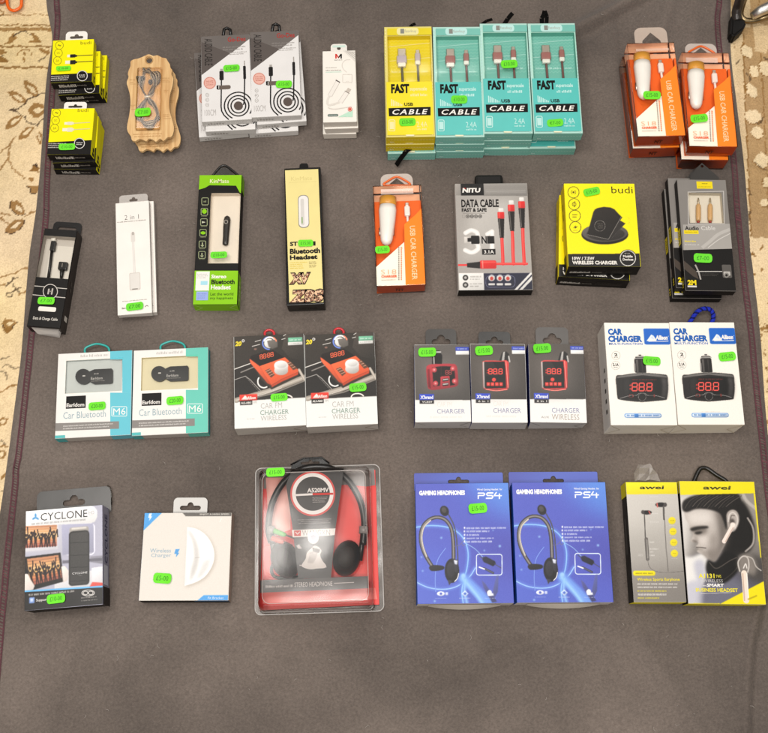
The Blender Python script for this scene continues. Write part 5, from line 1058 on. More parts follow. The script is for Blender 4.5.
# ---- three dark and white car charger boxes
def draw1(P, mb):
    T = lambda x, y: ((405 + x / 6.114 - 465) * 5.908 - P.ox, y / 6.114 * 5.908 - P.oy)
    pl = lambda pts, c: P.poly(mb, [T(*q) for q in pts], c)
    pl([(166, 270), (166, 222), (186, 200), (190, 186), (212, 186), (216, 200), (228, 216), (226, 272)], '1F1C1B'); P.line(mb, [T(188, 196), T(216, 196)], 10, '9C9894'); P.line(mb, [T(176, 225), T(178, 268)], 7, '8C8884')
    rr = [T(*q) for q in smooth([(140, 278), (170, 270), (290, 268), (312, 278), (320, 300), (326, 380), (318, 402), (290, 412), (180, 428), (152, 424), (138, 405), (130, 300)], 4, True)]
    P.poly(mb, rr, 'A6343C'); pl([(136, 300), (142, 408), (158, 420), (150, 300)], '7C242C')
    pl([(166, 290), (222, 282), (222, 345), (212, 402), (174, 406)], '2C2322'); pl([(222, 282), (300, 284), (306, 340), (304, 396), (272, 402), (270, 340), (222, 344)], '251D1D')
    for x, y in ((179, 305), (292, 297), (187, 388), (303, 374)): P.ell(mb, *T(x, y), 15, 15, 'C84A50'); P.ell(mb, *T(x, y), 6, 6, 'E8A0A0')
    pl([(216, 348), (272, 344), (276, 408), (222, 414)], 'B03A42')
    for y in (360, 388): pl([(228, y), (266, y - 5), (266, y + 12), (230, y + 17)], '2A2020'); pl([(230, y + 3), (264, y - 1), (264, y + 5), (232, y + 9)], 'DAD6D2')
    led(P, mb, '88', *T(248, 308), 14, 24, '8A2A2C', 4)
def front_charger(P, kind, lb):
    D = P.D; root = thing('car_charger_box', lb, 'box', 'dark and white boxes picturing red rimmed car chargers'); mb = MB()
    K = '4B4540' if kind else '57524E'
    mb.box(-P.W/2, -P.H/2, 0, P.W/2, P.H/2, D, mat('F1EEEA'), mat('C9C4BE'), mat(K), mat('23307E'))
    P.photo('F1EEEA'); P.g = .25; P.soft = .5; P.poly(mb, [(360, 120), (725, 120), (725, 468), (360, 468)], K); P.soft = 14; P.poly(mb, [(420, 230), (640, 220), (650, 420), (430, 430)], '5E5752' if kind else '6A6460'); P.soft = .6
    P.rect(mb, 622, 155, 702, 178, '3346B4'); P.micro(mb, 630, 161, 696, 172, 1, 'C8D0F0', .8, 0); P.rect(mb, 624, 178, 703, 200, 'EEECEA')
    P.rect(mb, 408, 432, 495, 468, '2C44BC'); P.text(mb, "X'brand", 414, 440, 490, 462, 'EEF0FA', .04); P.rect(mb, 410, 468, 495, 490, '221F20'); P.text(mb, '6 in 1' if kind else 'VC839', 424, 473, 484, 485, 'DAD6D2', .02)
    P.text(mb, 'CHARGER', 513, 520, 677, 548, '8C90B0', .0)
    if kind == 2: P.text(mb, 'WIRELESS', 513, 557, 675, 590, 'A89C92', -.006); P.text(mb, 'AUX', 450, 568, 497, 580, '8A8682')
    else: P.text(mb, 'CAR FM', 515, 480, 600, 508, 'E0DAD2', -.014); P.micro(mb, 470, 558, 660, 578, 1, 'E3DED8', .7)
    if kind:
        P.poly(mb, [(548, 246), (562, 196), (572, 186), (590, 186), (606, 200), (608, 222), (600, 252)], '1E1B1A'); P.poly(mb, [(572, 188), (582, 186), (578, 244), (562, 240)], 'B8B4B0'); P.line(mb, [(604, 214), (610, 246)], 9, '9C9894')
        P.poly(mb, [(450, 244), (470, 238), (560, 240), (590, 236), (604, 248), (606, 396), (596, 412), (470, 410), (455, 402)], 'D63C3C'); P.poly(mb, [(450, 248), (460, 244), (466, 402), (455, 400)], 'B8B2AE'); P.poly(mb, [(459, 246), (580, 244), (586, 300), (588, 400), (470, 404), (463, 395)], '171414'); P.poly(mb, [(459, 246), (510, 245), (540, 300), (540, 330), (462, 330)], '2C2827')
        P.line(mb, [(588, 244), (600, 398)], 4, 'F07A70'); P.line(mb, smooth([(470, 408), (530, 417), (594, 409)], 5), 5, 'E8685E')
        led(P, mb, ':88.8', 479, 288, 20, 30, 'EE3A30', 5); P.ell(mb, 517, 352, 12, 11, 'F0483E')
        for k in range(4): P.rect(mb, 474 + 25 * k, 368, 494 + 25 * k, 389, 'E83A32'); P.rect(mb, 480 + 25 * k, 376, 488 + 25 * k, 380, 'F8A8A0')
    if not kind: draw1(P, mb)
    P.flush(mb); mb.build('carton', root); return root, mb
R45 = (465, 320, 5.908)
C2 = Pk(R45, [(33, 143), (357, 140), (368, 605), (35, 608)], .033); C3 = Pk(R45, [(378, 142), (704, 139), (717, 605), (380, 607)], .033)
C1 = Pk(R45, [((405 + x / 6.114 - 465) * 5.908, (320 + y / 6.114 - 320) * 5.908) for x, y in ((58, 152), (392, 149), (405, 622), (60, 627))], .033)
def shifted(Q):
    Q.__class__ = OffM; r = Q.cor; Q.ox = (r[0][0] + r[1][0] - 378 - 704) / 2; Q.oy = (r[0][1] + r[1][1] - 142 - 139) / 2; return Q
rootA, _ = front_charger(shifted(C3), 2, 'dark car charger box with a red display and the word WIRELESS, beside the white boxes')
rootB, _ = front_charger(shifted(C2), 1, 'middle dark car charger box of three, red display and black flap')
rootC, _ = front_charger(shifted(C1), 0, 'dark car charger box picturing a square red unit with four round buttons')
for o, P in ((rootA, C3), (rootB, C2), (rootC, C1)):
    b = o.children[0].data; place(o, P)
    mb = MB(); P.k = 90; P.gusset(mb, '8E8880'); mb.build('end_flap', o)
tab(rootC, C1, *[v for v in ((405 + 125/6.114 - 465) * 5.908 - C1.ox, 56 / 6.114 * 5.908 - C1.oy, (405 + 312/6.114 - 465) * 5.908 - C1.ox, 155 / 6.114 * 5.908 - C1.oy)], .006, mat('3E3A37', 'plastic'), 'euro', r=.2, hs=.62)
tab(rootB, C2, 78 - C2.ox, 70 - C2.oy, 266 - C2.ox, 145 - C2.oy, .006, mat('211E1C', 'plastic'), 'euro', r=.2, hs=.55)
tab(rootA, C3, 415, 44, 608, 145, .006, mat('4A4541', 'plastic'), 'euro', r=.2, hs=.58)
sticker(rootC, C1, *[v for v in ((405 + 79/6.114 - 465) * 5.908 - C1.ox, 172 / 6.114 * 5.908 - C1.oy, (405 + 191/6.114 - 465) * 5.908 - C1.ox, 228 / 6.114 * 5.908 - C1.oy)], '£15.00', 0)
sticker(rootB, C2, 57 - C2.ox, 155 - C2.oy, 166 - C2.ox, 211 - C2.oy, '£15.00', 4); sticker(rootA, C3, 399, 142, 510, 199, '£15.00', 6)

# ---- big white car charger boxes
R = (660, 305, 5.231); P = Pk(R, [(52, 92), (392, 88), (440, 625), (92, 630)], .048); D = P.D
root = thing('car_charger_box', 'white car charger box by the right edge stitching, blue cord loop behind it', 'box', 'white boxes picturing a black car charger'); mb = MB(); Wt, Bl, K = 'F8F2E8', '1F62B4', '262322'
mb.box(-P.W/2, -P.H/2, 0, P.W/2, P.H/2, D, mat(Wt), mat('EFE7DA'), mat(Wt), mat('E9E2D8'))
P.photo(Wt); P.g = .06; P.soft = .5; P.text(mb, 'CAR', 69, 121, 145, 155, Bl, .06); P.text(mb, 'CHARGER', 71, 158, 249, 192, Bl, .06); P.text(mb, 'MULTI-FUNCTION', 76, 195, 251, 207, Bl, .02)
P.rect(mb, 258, 120, 398, 204, '0F62C4', r=8); P.poly(mb, [(272, 186), (296, 152), (308, 158), (318, 172), (326, 186)], 'F6F4F0'); P.poly(mb, [(290, 170), (303, 156), (312, 178)], 'CFE0F4'); P.text(mb, 'Allison', 318, 156, 382, 180, 'F6F4F0', .05, .15); P.line(mb, [(284, 188), (386, 186)], 3, 'F6F4F0'); P.micro(mb, 384, 158, 390, 164, 1, 'F6F4F0')
for y, t in ((262, '2'), (314, '2.1A')): P.ring(mb, 114, y, 22, 2.5, 'B8B2AA'); P.text(mb, t, 105 if t == '2' else 99, y - 12, 122 if t == '2' else 129, y + 4, '2A2725', .04); P.micro(mb, 104, y + 7, 124, y + 14, 1, '4A4642')
P.g = .3; P.rect(mb, 213, 280, 272, 352, '23201F', r=4); P.rect(mb, 222, 284, 232, 350, '56524F'); P.rect(mb, 250, 284, 256, 350, '3C3836'); P.rect(mb, 210, 304, 218, 346, '8E8A86'); P.rect(mb, 216, 268, 264, 281, '2C2927'); P.rect(mb, 222, 263, 258, 270, 'B4AFA9'); P.rect(mb, 232, 257, 246, 264, '3C3836'); P.line(mb, [(212, 276), (268, 275)], 4, '8E8A86')
bd = smooth([(117, 370), (150, 364), (200, 356), (255, 353), (310, 355), (360, 360), (384, 366), (389, 400), (391, 440), (386, 484), (378, 494), (320, 500), (255, 505), (190, 500), (136, 492), (126, 480), (120, 430)], 3, True)
P.poly(mb, bd, K); P.poly(mb, [(120, 372), (200, 360), (255, 357), (320, 359), (382, 368), (384, 378), (255, 364), (124, 380)], '6E6A67'); P.poly(mb, [(150, 384), (255, 374), (352, 380), (362, 420), (356, 480), (255, 490), (164, 484), (152, 440)], '171514'); P.soft = 4; P.poly(mb, [(352, 380), (382, 380), (386, 430), (380, 484), (356, 484), (362, 420)], '454140'); P.poly(mb, [(150, 384), (200, 378), (186, 486), (164, 484), (152, 440)], '2E2B2A')
P.soft = .6; P.line(mb, smooth([(140, 486), (190, 472), (225, 470), (240, 460), (270, 460), (285, 470), (330, 472), (374, 484)], 4), 2.5, '6E6A67'); P.ell(mb, 256, 478, 20, 19, '1C1A19'); P.ring(mb, 256, 478, 20, 2, '5A5653')
led(P, mb, ':88.8', 193, 406, 26, 40, 'D8362C', 5.5)
P.micro(mb, 200, 384, 330, 392, 1, '7C2A24', .8, 0); P.rring(mb, 188, 466, 208, 480, 3, 2, '8A2E28'); P.rect(mb, 316, 464, 322, 480, '8A2E28')
P.micro(mb, 214, 555, 312, 561, 1, 'B8B2AA', ragged=0); P.rect(mb, 165, 565, 359, 587, '3E7CC4', r=10); P.rect(mb, 169, 568, 355, 584, 'DCE6F2', r=8); P.micro(mb, 176, 570, 350, 582, 1, '2A5EA8', .9, 0); P.rect(mb, 218, 567, 238, 585, '3E7CC4')
P.flush(mb); P.gusset(mb, 'C9BDA6'); P.side(mb, 'left', .05, .1, .13, .95, Bl, 'CAR', .05) ; P.side(mb, 'left', .14, .06, .28, .7, Bl, 'CHARGER', .05)
for k in range(5): P.side(mb, 'left', .42 + .1 * k, .55, .46 + .1 * k, .72, '4A4642')
mb.build('carton', root); P1 = Pk((590, 305, 5.233), [(82, 95), (415, 90), (455, 628), (103, 633)], .048); u = copy_tree(root); u['label'] = 'white car charger box beside the dark charger boxes, its side print showing'
class Cord: pass
mb = MB(); cm = mat('2434B8', 'matte'); cm2 = mat('10186A', 'matte'); pts = smooth([P.L3(*q, z) for q, z in (((150, 100), .006), ((168, 72), .008), ((192, 38), .012), ((225, 20), .014), ((258, 22), .014), ((276, 42), .012), ((278, 74), .008), ((262, 110), .006))], 10)
for ph, m_ in ((0, cm), (2.1, cm2), (4.2, cm)):
    q = []
    for i, p in enumerate(pts):
        p = Vector(p); t = (Vector(pts[min(i + 1, len(pts) - 1)]) - Vector(pts[max(i - 1, 0)])).normalized(); n = t.cross(Vector((0, 0, 1))).normalized(); b = t.cross(n)
        q.append(p + (n * math.cos(i * .8 + ph) + b * math.sin(i * .8 + ph)) * .0016)
    mb.tube(q, .0018, m_, 6)
mb.build('cord_loop', root); place(root, P); place(u, P1); sticker(root, P, 303, 248, 394, 296, '£15.00', 5); sticker(u, P1, 273, 271, 369, 319, '£15.00', -4)
# ================================================================== row 4
# ---- black and lavender streaming stick box
R = (15, 475, 5.057); P = Pk(R, [(49, 180), (442, 152), (446, 655), (51, 686)], .036); D = P.D
root = thing('streaming_stick_box', 'black and lavender box picturing a black stick and sunset silhouettes on screens', 'box'); mb = MB(); K = '1D1A18'
mb.box(-P.W/2, -P.H/2, 0, P.W/2, P.H/2, D, mat('B6B5C6', 'gloss'), mat(K), mat(K), mat(K), mat('A09EB4', 'gloss'))
P.photo('B6B5C6'); P.soft = 5; P.poly(mb, [(40, 250), (260, 246), (252, 400), (40, 400)], 'C9C8D4'); P.soft = .7; P.rring(mb, 246, 244, 402, 402, 22, 8, 'D2D1E0'); P.poly(mb, [(236, 250), (395, 244), (398, 390), (240, 405)], 'A7A7BE'); P.poly(mb, [(380, 412), (450, 406), (450, 450), (380, 440)], '8C8A96'); P.poly(mb, [(200, 520), (450, 470), (450, 575), (200, 590)], 'DAD8DC'); P.poly(mb, [(240, 432), (450, 418), (450, 432), (240, 448)], '6A6874')
def sunset(q):
    n = 9; (ax, ay), (bx, by), (cx, cy), (dx, dy) = q; cols = ['C98A62', 'D89A6A', 'E8B078', 'F0C288', 'F2C880', 'E8A868', 'D88858', 'C47050', 'A85A48']
    for i in range(n):
        t0, t1 = i / n, (i + 1) / n; l = lambda p, r, t: (p[0] + (r[0] - p[0]) * t, p[1] + (r[1] - p[1]) * t)
        P.poly(mb, [l((ax, ay), (dx, dy), t0), l((bx, by), (cx, cy), t0), l((bx, by), (cx, cy), t1), l((ax, ay), (dx, dy), t1)], cols[i])
    for i in range(7):
        u = .08 + .86 * i / 6.2 + rnd.uniform(-.03, .03); h = rnd.uniform(.66, .84); l = lambda a, b: (ax + (bx - ax) * a + (dx - ax) * b, ay + (by - ay) * a + (dy - ay) * b); w = .05; s_ = '2A1A18'
        P.poly(mb, [l(u - w, 1 - h * .66), l(u + w, 1 - h * .68), l(u + w * .7, 1 - h * .35), l(u + w * 1.1, 1), l(u + w * .4, 1), l(u, 1 - h * .3), l(u - w * .6, 1), l(u - w * 1.2, 1), l(u - w * .7, 1 - h * .35)], s_)
        P.ell(mb, *l(u, 1 - h * .82), 6, 8, s_, n=10)
        for sg in (-1, 1): P.line(mb, [l(u + sg * w * .8, 1 - h * .64), l(u + sg * w * 2, 1 - h * rnd.choice((.5, .85, .95))), l(u + sg * w * 2.3, 1 - h * rnd.choice((.55, 1.1, 1.15)))], 6, s_)
P.poly(mb, [(40, 250), (218, 244), (218, 374), (40, 388)], 'E2E0E6'); sunset([(49, 258), (212, 251), (212, 359), (49, 369)])
P.poly(mb, [(40, 416), (230, 392), (248, 538), (95, 580), (40, 590)], '1A1716'); sunset([(60, 424), (220, 404), (238, 520), (78, 560)])
P.poly(mb, [(234, 462), (252, 460), (272, 485), (268, 530), (244, 545)], 'E9DDD6'); P.poly(mb, [(40, 500), (66, 500), (80, 530), (100, 560), (92, 580), (40, 590)], 'E9DDD6')
P.poly(mb, [(392, 540), (450, 534), (450, 575), (372, 574)], 'D8524A'); P.poly(mb, [(388, 470), (446, 462), (446, 545), (390, 540)], 'E6E4E8')
P.poly(mb, [(40, 176), (380, 154), (402, 162), (415, 178), (416, 212), (404, 236), (380, 244), (40, 258)], 'F1F0F0'); P.text(mb, 'CYCLONE', 130, 184, 366, 222, '3A3838', .0); P.micro(mb, 84, 230, 366, 244, 1, '9A9898', .7, 0)
for a in (90, 210, 330): P.ell(mb, 104 + 9 * math.cos(math.radians(a)), 214 - 10 * math.sin(math.radians(a)), 11, 5, '4A9AD8', rot=-a, n=12)
P.ring(mb, 386, 190, 14, 2, 'C4C2C4'); P.text(mb, 'HD', 374, 182, 400, 198, 'C4C2C4')
P.rect(mb, 275, 262, 373, 296, 'A8A29C', r=12); P.rect(mb, 286, 264, 362, 274, 'DCD6CE', r=4); P.rect(mb, 272, 282, 376, 558, '201E1D', r=18); P.rect(mb, 278, 288, 371, 552, '3B3937', r=14)
for y in (341, 405, 466, 535): P.line(mb, [(276, y + 2), (373, y - 2)], 4, '171514')
P.text(mb, 'CYCLONE', 290, 490, 366, 500, 'E8E6E4', .0); P.micro(mb, 318, 505, 340, 511, 1, 'A8A6A4')
P.poly(mb, [(40, 590), (452, 562), (452, 700), (40, 700)], K); P.line(mb, [(49, 588), (240, 576), (446, 563)], 8, '5AA8DC'); P.micro(mb, 68, 590, 300, 606, 1, 'E4E0DC', .7, 0)
P.rect(mb, 72, 618, 99, 648, '7C9CDC'); P.rect(mb, 78, 624, 92, 640, 'C8D8F4'); P.text(mb, 'Support', 107, 624, 165, 641, 'D8D4D0', .02); P.ring(mb, 370, 596, 32, 3, 'D8D4D0', 15); P.ring(mb, 357, 596, 12, 3, 'D8D4D0', 9); P.ring(mb, 383, 596, 12, 3, 'D8D4D0', 9); P.micro(mb, 336, 614, 412, 622, 1, 'C8C4C0'); P.micro(mb, 336, 628, 416, 638, 1, 'A8A4A0')
P.flush(mb); P.side(mb, 'right', 0, 0, .18, 1, K); P.side(mb, 'right', .42, .3, .92, .7, '4A4A6A', 'CYCLONE', .02); P.side(mb, 'right', .2, .3, .4, .9, 'D8D6E0'); mb.build('carton', root)
tab(root, P, 112, 70, 486, 160, .003, mat('3A3836', 'plastic'), 'euro', r=.25, hs=.3)
mb = MB(); mb.tube([P.L3(*q, z) for q, z in (((466, 52), .005), ((482, 62), .006), ((488, 90), .006), ((488, 150), .005))], .0008, mat('E8E4DE', 'film'), 6); mb.build('flap_film', root)
place(root, P); sticker(root, P, 161, 601, 258, 650, '£10.00', 2)

# ---- cream wireless charger box
R = (130, 490, 6.009); P = Pk(R, [(83, 133), (612, 138), (590, 664), (56, 666)], .022); D = P.D
root = thing('wireless_charger_box', 'square cream box picturing a white half disc charger, blue corners', 'box'); mb = MB()
mb.box(-P.W/2, -P.H/2, 0, P.W/2, P.H/2, D, mat('E0D9D0'), mat('1F1C1A'), None, mat('3A9CE0'), mat('B5A193'))
P.photo('E0D9D0'); P.g = .05; P.soft = .5; P.poly(mb, [(60, 120), (198, 120), (196, 134), (82, 242), (60, 250)], '3C9CE2'); P.poly(mb, [(116, 142), (131, 140), (126, 158), (133, 158), (114, 188), (119, 166), (110, 166)], 'EEF4FA')
P.poly(mb, [(300, 120), (640, 120), (640, 157), (335, 158)], '55504A'); P.text(mb, 'ENJOY A HIGH SPEED', 420, 141, 596, 151, 'D8D2CA', .02)
hd = [(345, 222)] + [(x, y) for x, y in smooth([(345, 222), (405, 236), (460, 275), (496, 335), (507, 395), (494, 455), (455, 515), (400, 552), (328, 576)], 5)]
P.soft = 4; P.poly(mb, [(x + 6, y + 6) for x, y in hd], 'B8AC9E'); P.soft = .6; P.poly(mb, hd, 'FBFAF9'); P.soft = 3
P.poly(mb, smooth([(350, 236), (376, 262), (404, 320), (416, 395), (404, 470), (380, 520), (360, 548), (366, 480), (384, 400), (374, 310), (352, 262)], 3, True), 'CFCBC7'); P.poly(mb, [(345, 225), (352, 260), (342, 400), (340, 560), (328, 574), (334, 400)], 'DEDBD7'); P.poly(mb, [(440, 430), (486, 408), (470, 470), (430, 520), (396, 540)], 'DAD8D5'); P.soft = .5; P.line(mb, [(392, 407), (420, 405)], 3, 'B4AEA8')
P.text(mb, 'Wireless', 120, 351, 247, 376, 'A3B8C6', .01); P.text(mb, 'Charger', 126, 381, 247, 409, 'A3B8C6', .01); P.poly(mb, [(274, 355), (299, 354), (288, 376), (296, 377), (276, 405), (279, 384), (266, 384)], '3C94D8')
P.poly(mb, [(404, 664), (444, 631), (620, 631), (620, 680), (404, 680)], '3C9CE2'); P.text(mb, 'Fit Bracket', 468, 641, 562, 655, 'DCEAF6', .0); P.line(mb, [(540, 192), (550, 172)], 2, 'FBFAF9')
P.flush(mb); P.side(mb, 'front', .62, .5, 1, 1, '2A6A9C'); mb.build('carton', root); tab(root, P, 265, 46, 468, 138, .004, mat('DCDAD6'), 'euro', r=.25, hs=.62); place(root, P); sticker(root, P, 139, 499, 254, 563, '£5.00', -4)

# ---- headset in a red and black clamshell
R = (250, 455, 4.443); D = .044
P = Pk(R, [(25, 55), (572, 45), (598, 690), (22, 712)], .004)
T = Pk(R, [(44, 64), (526, 60), (536, 652), (42, 676)], D)
root = thing('headset_pack', 'black headset with microphone sealed in a clear clamshell over a red and black card', 'headset pack')
mb = MB(); x, y = P.W / 2, P.H / 2; r = .008
mb.plate(arc(x - r, y - r, r, r, 0, 90, 6) + arc(-x + r, y - r, r, r, 90, 180, 6) + arc(-x + r, -y + r, r, r, 180, 270, 6) + arc(x - r, -y + r, r, r, 270, 360, 6), [], .0015, .0008, mat('E9E6E3', 'film')); 
edge_glint = [(*q, .003) for q in arc(x - r, y - r, r, r, 0, 90, 6) + arc(-x + r, y - r, r, r, 90, 180, 6) + arc(-x + r, -y + r, r, r, 180, 270, 6) + arc(x - r, -y + r, r, r, 270, 360, 6)]
mb.tube(edge_glint + edge_glint[:1], .0008, mat('EAE6E2', 'milky'), 6, cap=False); mb.build('flange', root)  # pale tube imitates the highlight along the flange edge
toL = lambda zx, zy, z: P.L(zx, zy, z)
# card low in the pack
mb = MB(); P.base = .006; P.k = 0
cw = [P.L(60, 72), P.L(556, 66), P.L(574, 664), P.L(44, 690)]; mb.plate(cw[::-1], [], .005, .0009, mat('EE2E2A', 'gloss'))
P.poly(mb, [(60, 72), (552, 60), (556, 134), (520, 140), (430, 132), (60, 150)], '7C7672', 'gloss'); P.poly(mb, [(70, 100), (180, 100), (180, 330), (110, 360), (80, 250)], 'EDA79C', 'gloss'); P.poly(mb, [(400, 150), (560, 140), (572, 660), (400, 660)], 'EE3A34', 'gloss')
P.poly(mb, [(60, 600), (556, 590), (566, 640), (56, 660)], 'F4766E', 'gloss'); P.base = .004; mb.build('back_card', root)
# printed front insert standing near the top of the dome
class OffT(Pk): pass
zi = D - .012; mb = MB(); P.base = zi; P.k = 0; K = '2C292A'
P.poly(mb, [(188, 62), (416, 60), (408, 130), (378, 340), (360, 545), (214, 548), (190, 330), (160, 130)], K, 'gloss')
P.poly(mb, [(46, 556), (524, 538), (526, 592), (44, 612)], '3E3A3A', 'gloss')
P.ell(mb, 279, 172, 100, 100, 'D8443F', n=48, kind='gloss'); P.ell(mb, 279, 172, 92, 92, 'F1EEEC', n=48, kind='gloss'); P.ell(mb, 279, 172, 76, 76, K, n=48, kind='gloss'); P.line(mb, [(190, 179), (278, 174)], 9, 'F1EEEC'); P.line(mb, [(278, 174), (370, 172)], 9, 'D8443F')
P.text(mb, 'A520MV', 254, 146, 350, 166, 'F4F1EF', .03); P.micro(mb, 278, 184, 344, 212, 4, 'C8C4C2', .5); P.micro(mb, 210, 282, 364, 306, 3, 'A8A4A3', .5, mid=True)
P.poly(mb, [(186, 333), (380, 326), (376, 356), (190, 366)], 'E7E3E0'); P.rect(mb, 196, 335, 226, 360, 'C8403C'); P.line(mb, [(202, 342), (211, 352), (221, 341)], 4, 'F1EEEC'); P.text(mb, 'WANGXN', 232, 333, 356, 358, '8E8886', -.004)
P.ell(mb, 281, 367, 24, 27, 'F1EFEE'); P.poly(mb, [(268, 360), (281, 354), (294, 360), (290, 374), (281, 382), (272, 374)], 'A8A8B8'); P.poly(mb, [(206, 404), (218, 396), (230, 416), (214, 416)], 'C8C4C2')
P.poly(mb, smooth([(272, 415), (285, 403), (304, 408), (318, 425), (312, 445), (322, 470), (338, 490), (332, 502), (300, 504), (270, 508), (238, 500), (230, 488), (248, 460), (252, 436)], 3, True), 'D8D2CE'); P.poly(mb, [(266, 430), (300, 420), (298, 450), (282, 480), (256, 480), (262, 450)], 'B9B2AE'); P.poly(mb, [(276, 410), (312, 420), (306, 436), (280, 428)], '6A6462'); P.line(mb, [(220, 490), (340, 498)], 3, 'D8D2CE')
P.micro(mb, 70, 574, 192, 592, 1, 'C8C4C2', .7, 0); P.text(mb, 'STEREO HEADPHONE', 198, 564, 366, 584, 'D8D4D2', .0); P.line(mb, [(374, 570), (462, 566)], 3, 'C8C4C2')
mb.build('front_insert', root); P.base = .004
K = mat('1D1B1B', 'plastic'); zh = .020
mb = MB(); band = smooth([P.L3(*q, zh) for q in ((95, 390), (82, 320), (100, 210), (150, 120), (220, 68), (290, 52), (370, 64), (440, 118), (490, 205), (508, 300), (502, 400))], 5)
mb.tube(band, .0045, K, 10); mb.build('headband', root)
for x, n in ((96, -1), (502, 1)):
    mb = MB(); mb.tube([P.L3(x + n * 4, 318, zh), P.L3(x + n * 2, 350, zh)], .0062, mat('8E8A88', 'plastic'), 12); mb.tube([P.L3(x, 345, zh), P.L3(x - n * 5, 400, zh), P.L3(x - n * 14, 470, zh)], .0035, K, 8); mb.build('slider', root)
for cx, cy, rx, ry, an in ((156, 465, 62, 84, .35), (430, 458, 60, 80, -.3)):
    c = P.L3(cx, cy, .019); sc = P.W / 560; mb = MB(); rot = Matrix.Rotation(an, 3, 'Z')
    mb.ellipsoid(c, (rx * sc, ry * sc, .015), mat('242222', 'plastic'), 24, 14, rot); oc = mb.build('ear_cup', root)
    mb = MB(); mb.ellipsoid((c[0], c[1], c[2] + .009), (rx * sc * .62, ry * sc * .62, .009), mat('3A3736', 'rubber'), 20, 12, rot); mb.build('ear_cap', oc)
mb = MB(); mb.tube([P.L3(*q, .018) for q in smooth([(110, 470), (96, 500), (100, 530), (125, 545), (200, 548)], 4)], .0022, K, 8); mb.ellipsoid(P.L3(212, 548, .018), (.008, .004, .004), K); mb.build('microphone', root)
for q, c in (((106, 336), '4FB83A'), ((96, 368), 'D8604E')):
    mb = MB(); mb.tube([P.L3(q[0], q[1], .028), P.L3(q[0] + 40, q[1] + 16, .028), P.L3(q[0] + 54, q[1] + 20, .028)], [.0038, .0034, .0022], mat(c, 'plastic'), 10); mb.tube([P.L3(q[0] + 54, q[1] + 20, .028), P.L3(q[0] + 92, q[1] + 34, .028)], .0012, mat('4A4542', 'plastic'), 8); mb.build('audio_jack', root)
# dome
mb = MB(); tl, tr, br, bl = [P.L((T.cor[i][0]), (T.cor[i][1]), D) for i in range(4)]
xa, xb, ya, yb = (tl[0] + bl[0]) / 2, (tr[0] + br[0]) / 2, (bl[1] + br[1]) / 2, (tl[1] + tr[1]) / 2
old = set(mb.bm.faces); mb.box(xa - .004, ya - .004, .0024, xb + .004, yb + .004, D, mat('F3F1EF', 'film'), bev=.007, seg=4)
for v in mb.bm.verts:
    f = (v.co.z - .0024) / (D - .0024); cx_, cy_ = (xa + xb) / 2, (ya + yb) / 2; v.co.x = cx_ + (v.co.x - cx_) * (1.02 - .05 * f); v.co.y = cy_ + (v.co.y - cy_) * (1.02 - .04 * f)
for f in mb.bm.faces: f.smooth = True; f.normal_update()
for f in [f for f in mb.bm.faces if f.normal.z < -.9]: mb.bm.faces.remove(f)

em = mat('FAF6F2', 'milky'); hx, hy, hc = (xb - xa) / 2 * .955, (yb - ya) / 2 * .965, ((xa + xb) / 2, (ya + yb) / 2); rr = .010
for z, k in ((D - .002, 1.0), (.0045, 1.075)):
    X2, Y2 = hx * k, hy * k; q = [(hc[0] + px_, hc[1] + py_, z) for px_, py_ in arc(X2 - rr, Y2 - rr, rr, rr, 0, 90, 6) + arc(-X2 + rr, Y2 - rr, rr, rr, 90, 180, 6) + arc(-X2 + rr, -Y2 + rr, rr, rr, 180, 270, 6) + arc(X2 - rr, -Y2 + rr, rr, rr, 270, 360, 6)]
    mb.tube(q + q[:1], .0005, em, 6, cap=False)  # pale tubes stand in for bright glints along the dome's edges
mb.build('clamshell_dome', root)
mb = MB(); mb.plate([P.L(*q, .004) for q in ((350, 75), (180, 75), (186, 36), (236, 12), (318, 8), (350, 34))][::1], [euro(*P.L(268, 32, .004), .026, .006)], .003, .0012, mat('37322F', 'film')); mb.tube([P.L3(*q, .005) for q in ((180, 44), (236, 14), (318, 10), (352, 36))], .0011, mat('1A1817', 'plastic'), 6); mb.build('hang_tab', root)
place(root, P); P.base = D; sticker(root, P, 71, 58, 157, 98, '£15.00', 1, .0006)

# ---- blue gaming headset boxes
R = (410, 465, 5.055); P = Pk(R, [(24, 92), (498, 91), (526, 697), (38, 703)], .034); D = P.D
root = thing('gaming_headset_box', 'blue gaming headphones box with a green price sticker', 'box', 'blue gaming headphones boxes'); mb = MB()
blue = bpy.data.materials.new('blue_print'); blue.use_nodes = True; nt = blue.node_tree; bs = nt.nodes['Principled BSDF']; bs.inputs['Roughness'].default_value = .34
tc = nt.nodes.new('ShaderNodeTexCoord'); nz = nt.nodes.new('ShaderNodeTexNoise'); nz.inputs['Scale'].default_value = 9; nz.inputs['Detail'].default_value = 1; nz.inputs['Distortion'].default_value = .6
rp = nt.nodes.new('ShaderNodeValToRGB'); rp.color_ramp.elements[0].position = .34; rp.color_ramp.elements[0].color = lin('3E48A8', .9); rp.color_ramp.elements[1].position = .66; rp.color_ramp.elements[1].color = lin('4A66C8', .9)
nt.links.new(tc.outputs['Object'], nz.inputs['Vector']); nt.links.new(nz.outputs['Fac'], rp.inputs[0]); nt.links.new(rp.outputs[0], bs.inputs['Base Color'])
MATS[('BLU', 'card')] = blue
mb.box(-P.W/2, -P.H/2, 0, P.W/2, P.H/2, D, blue, mat('DDD6CE'), mat('3C6AC8'), mat('2A5FC0'), mat('2A4FB0'))
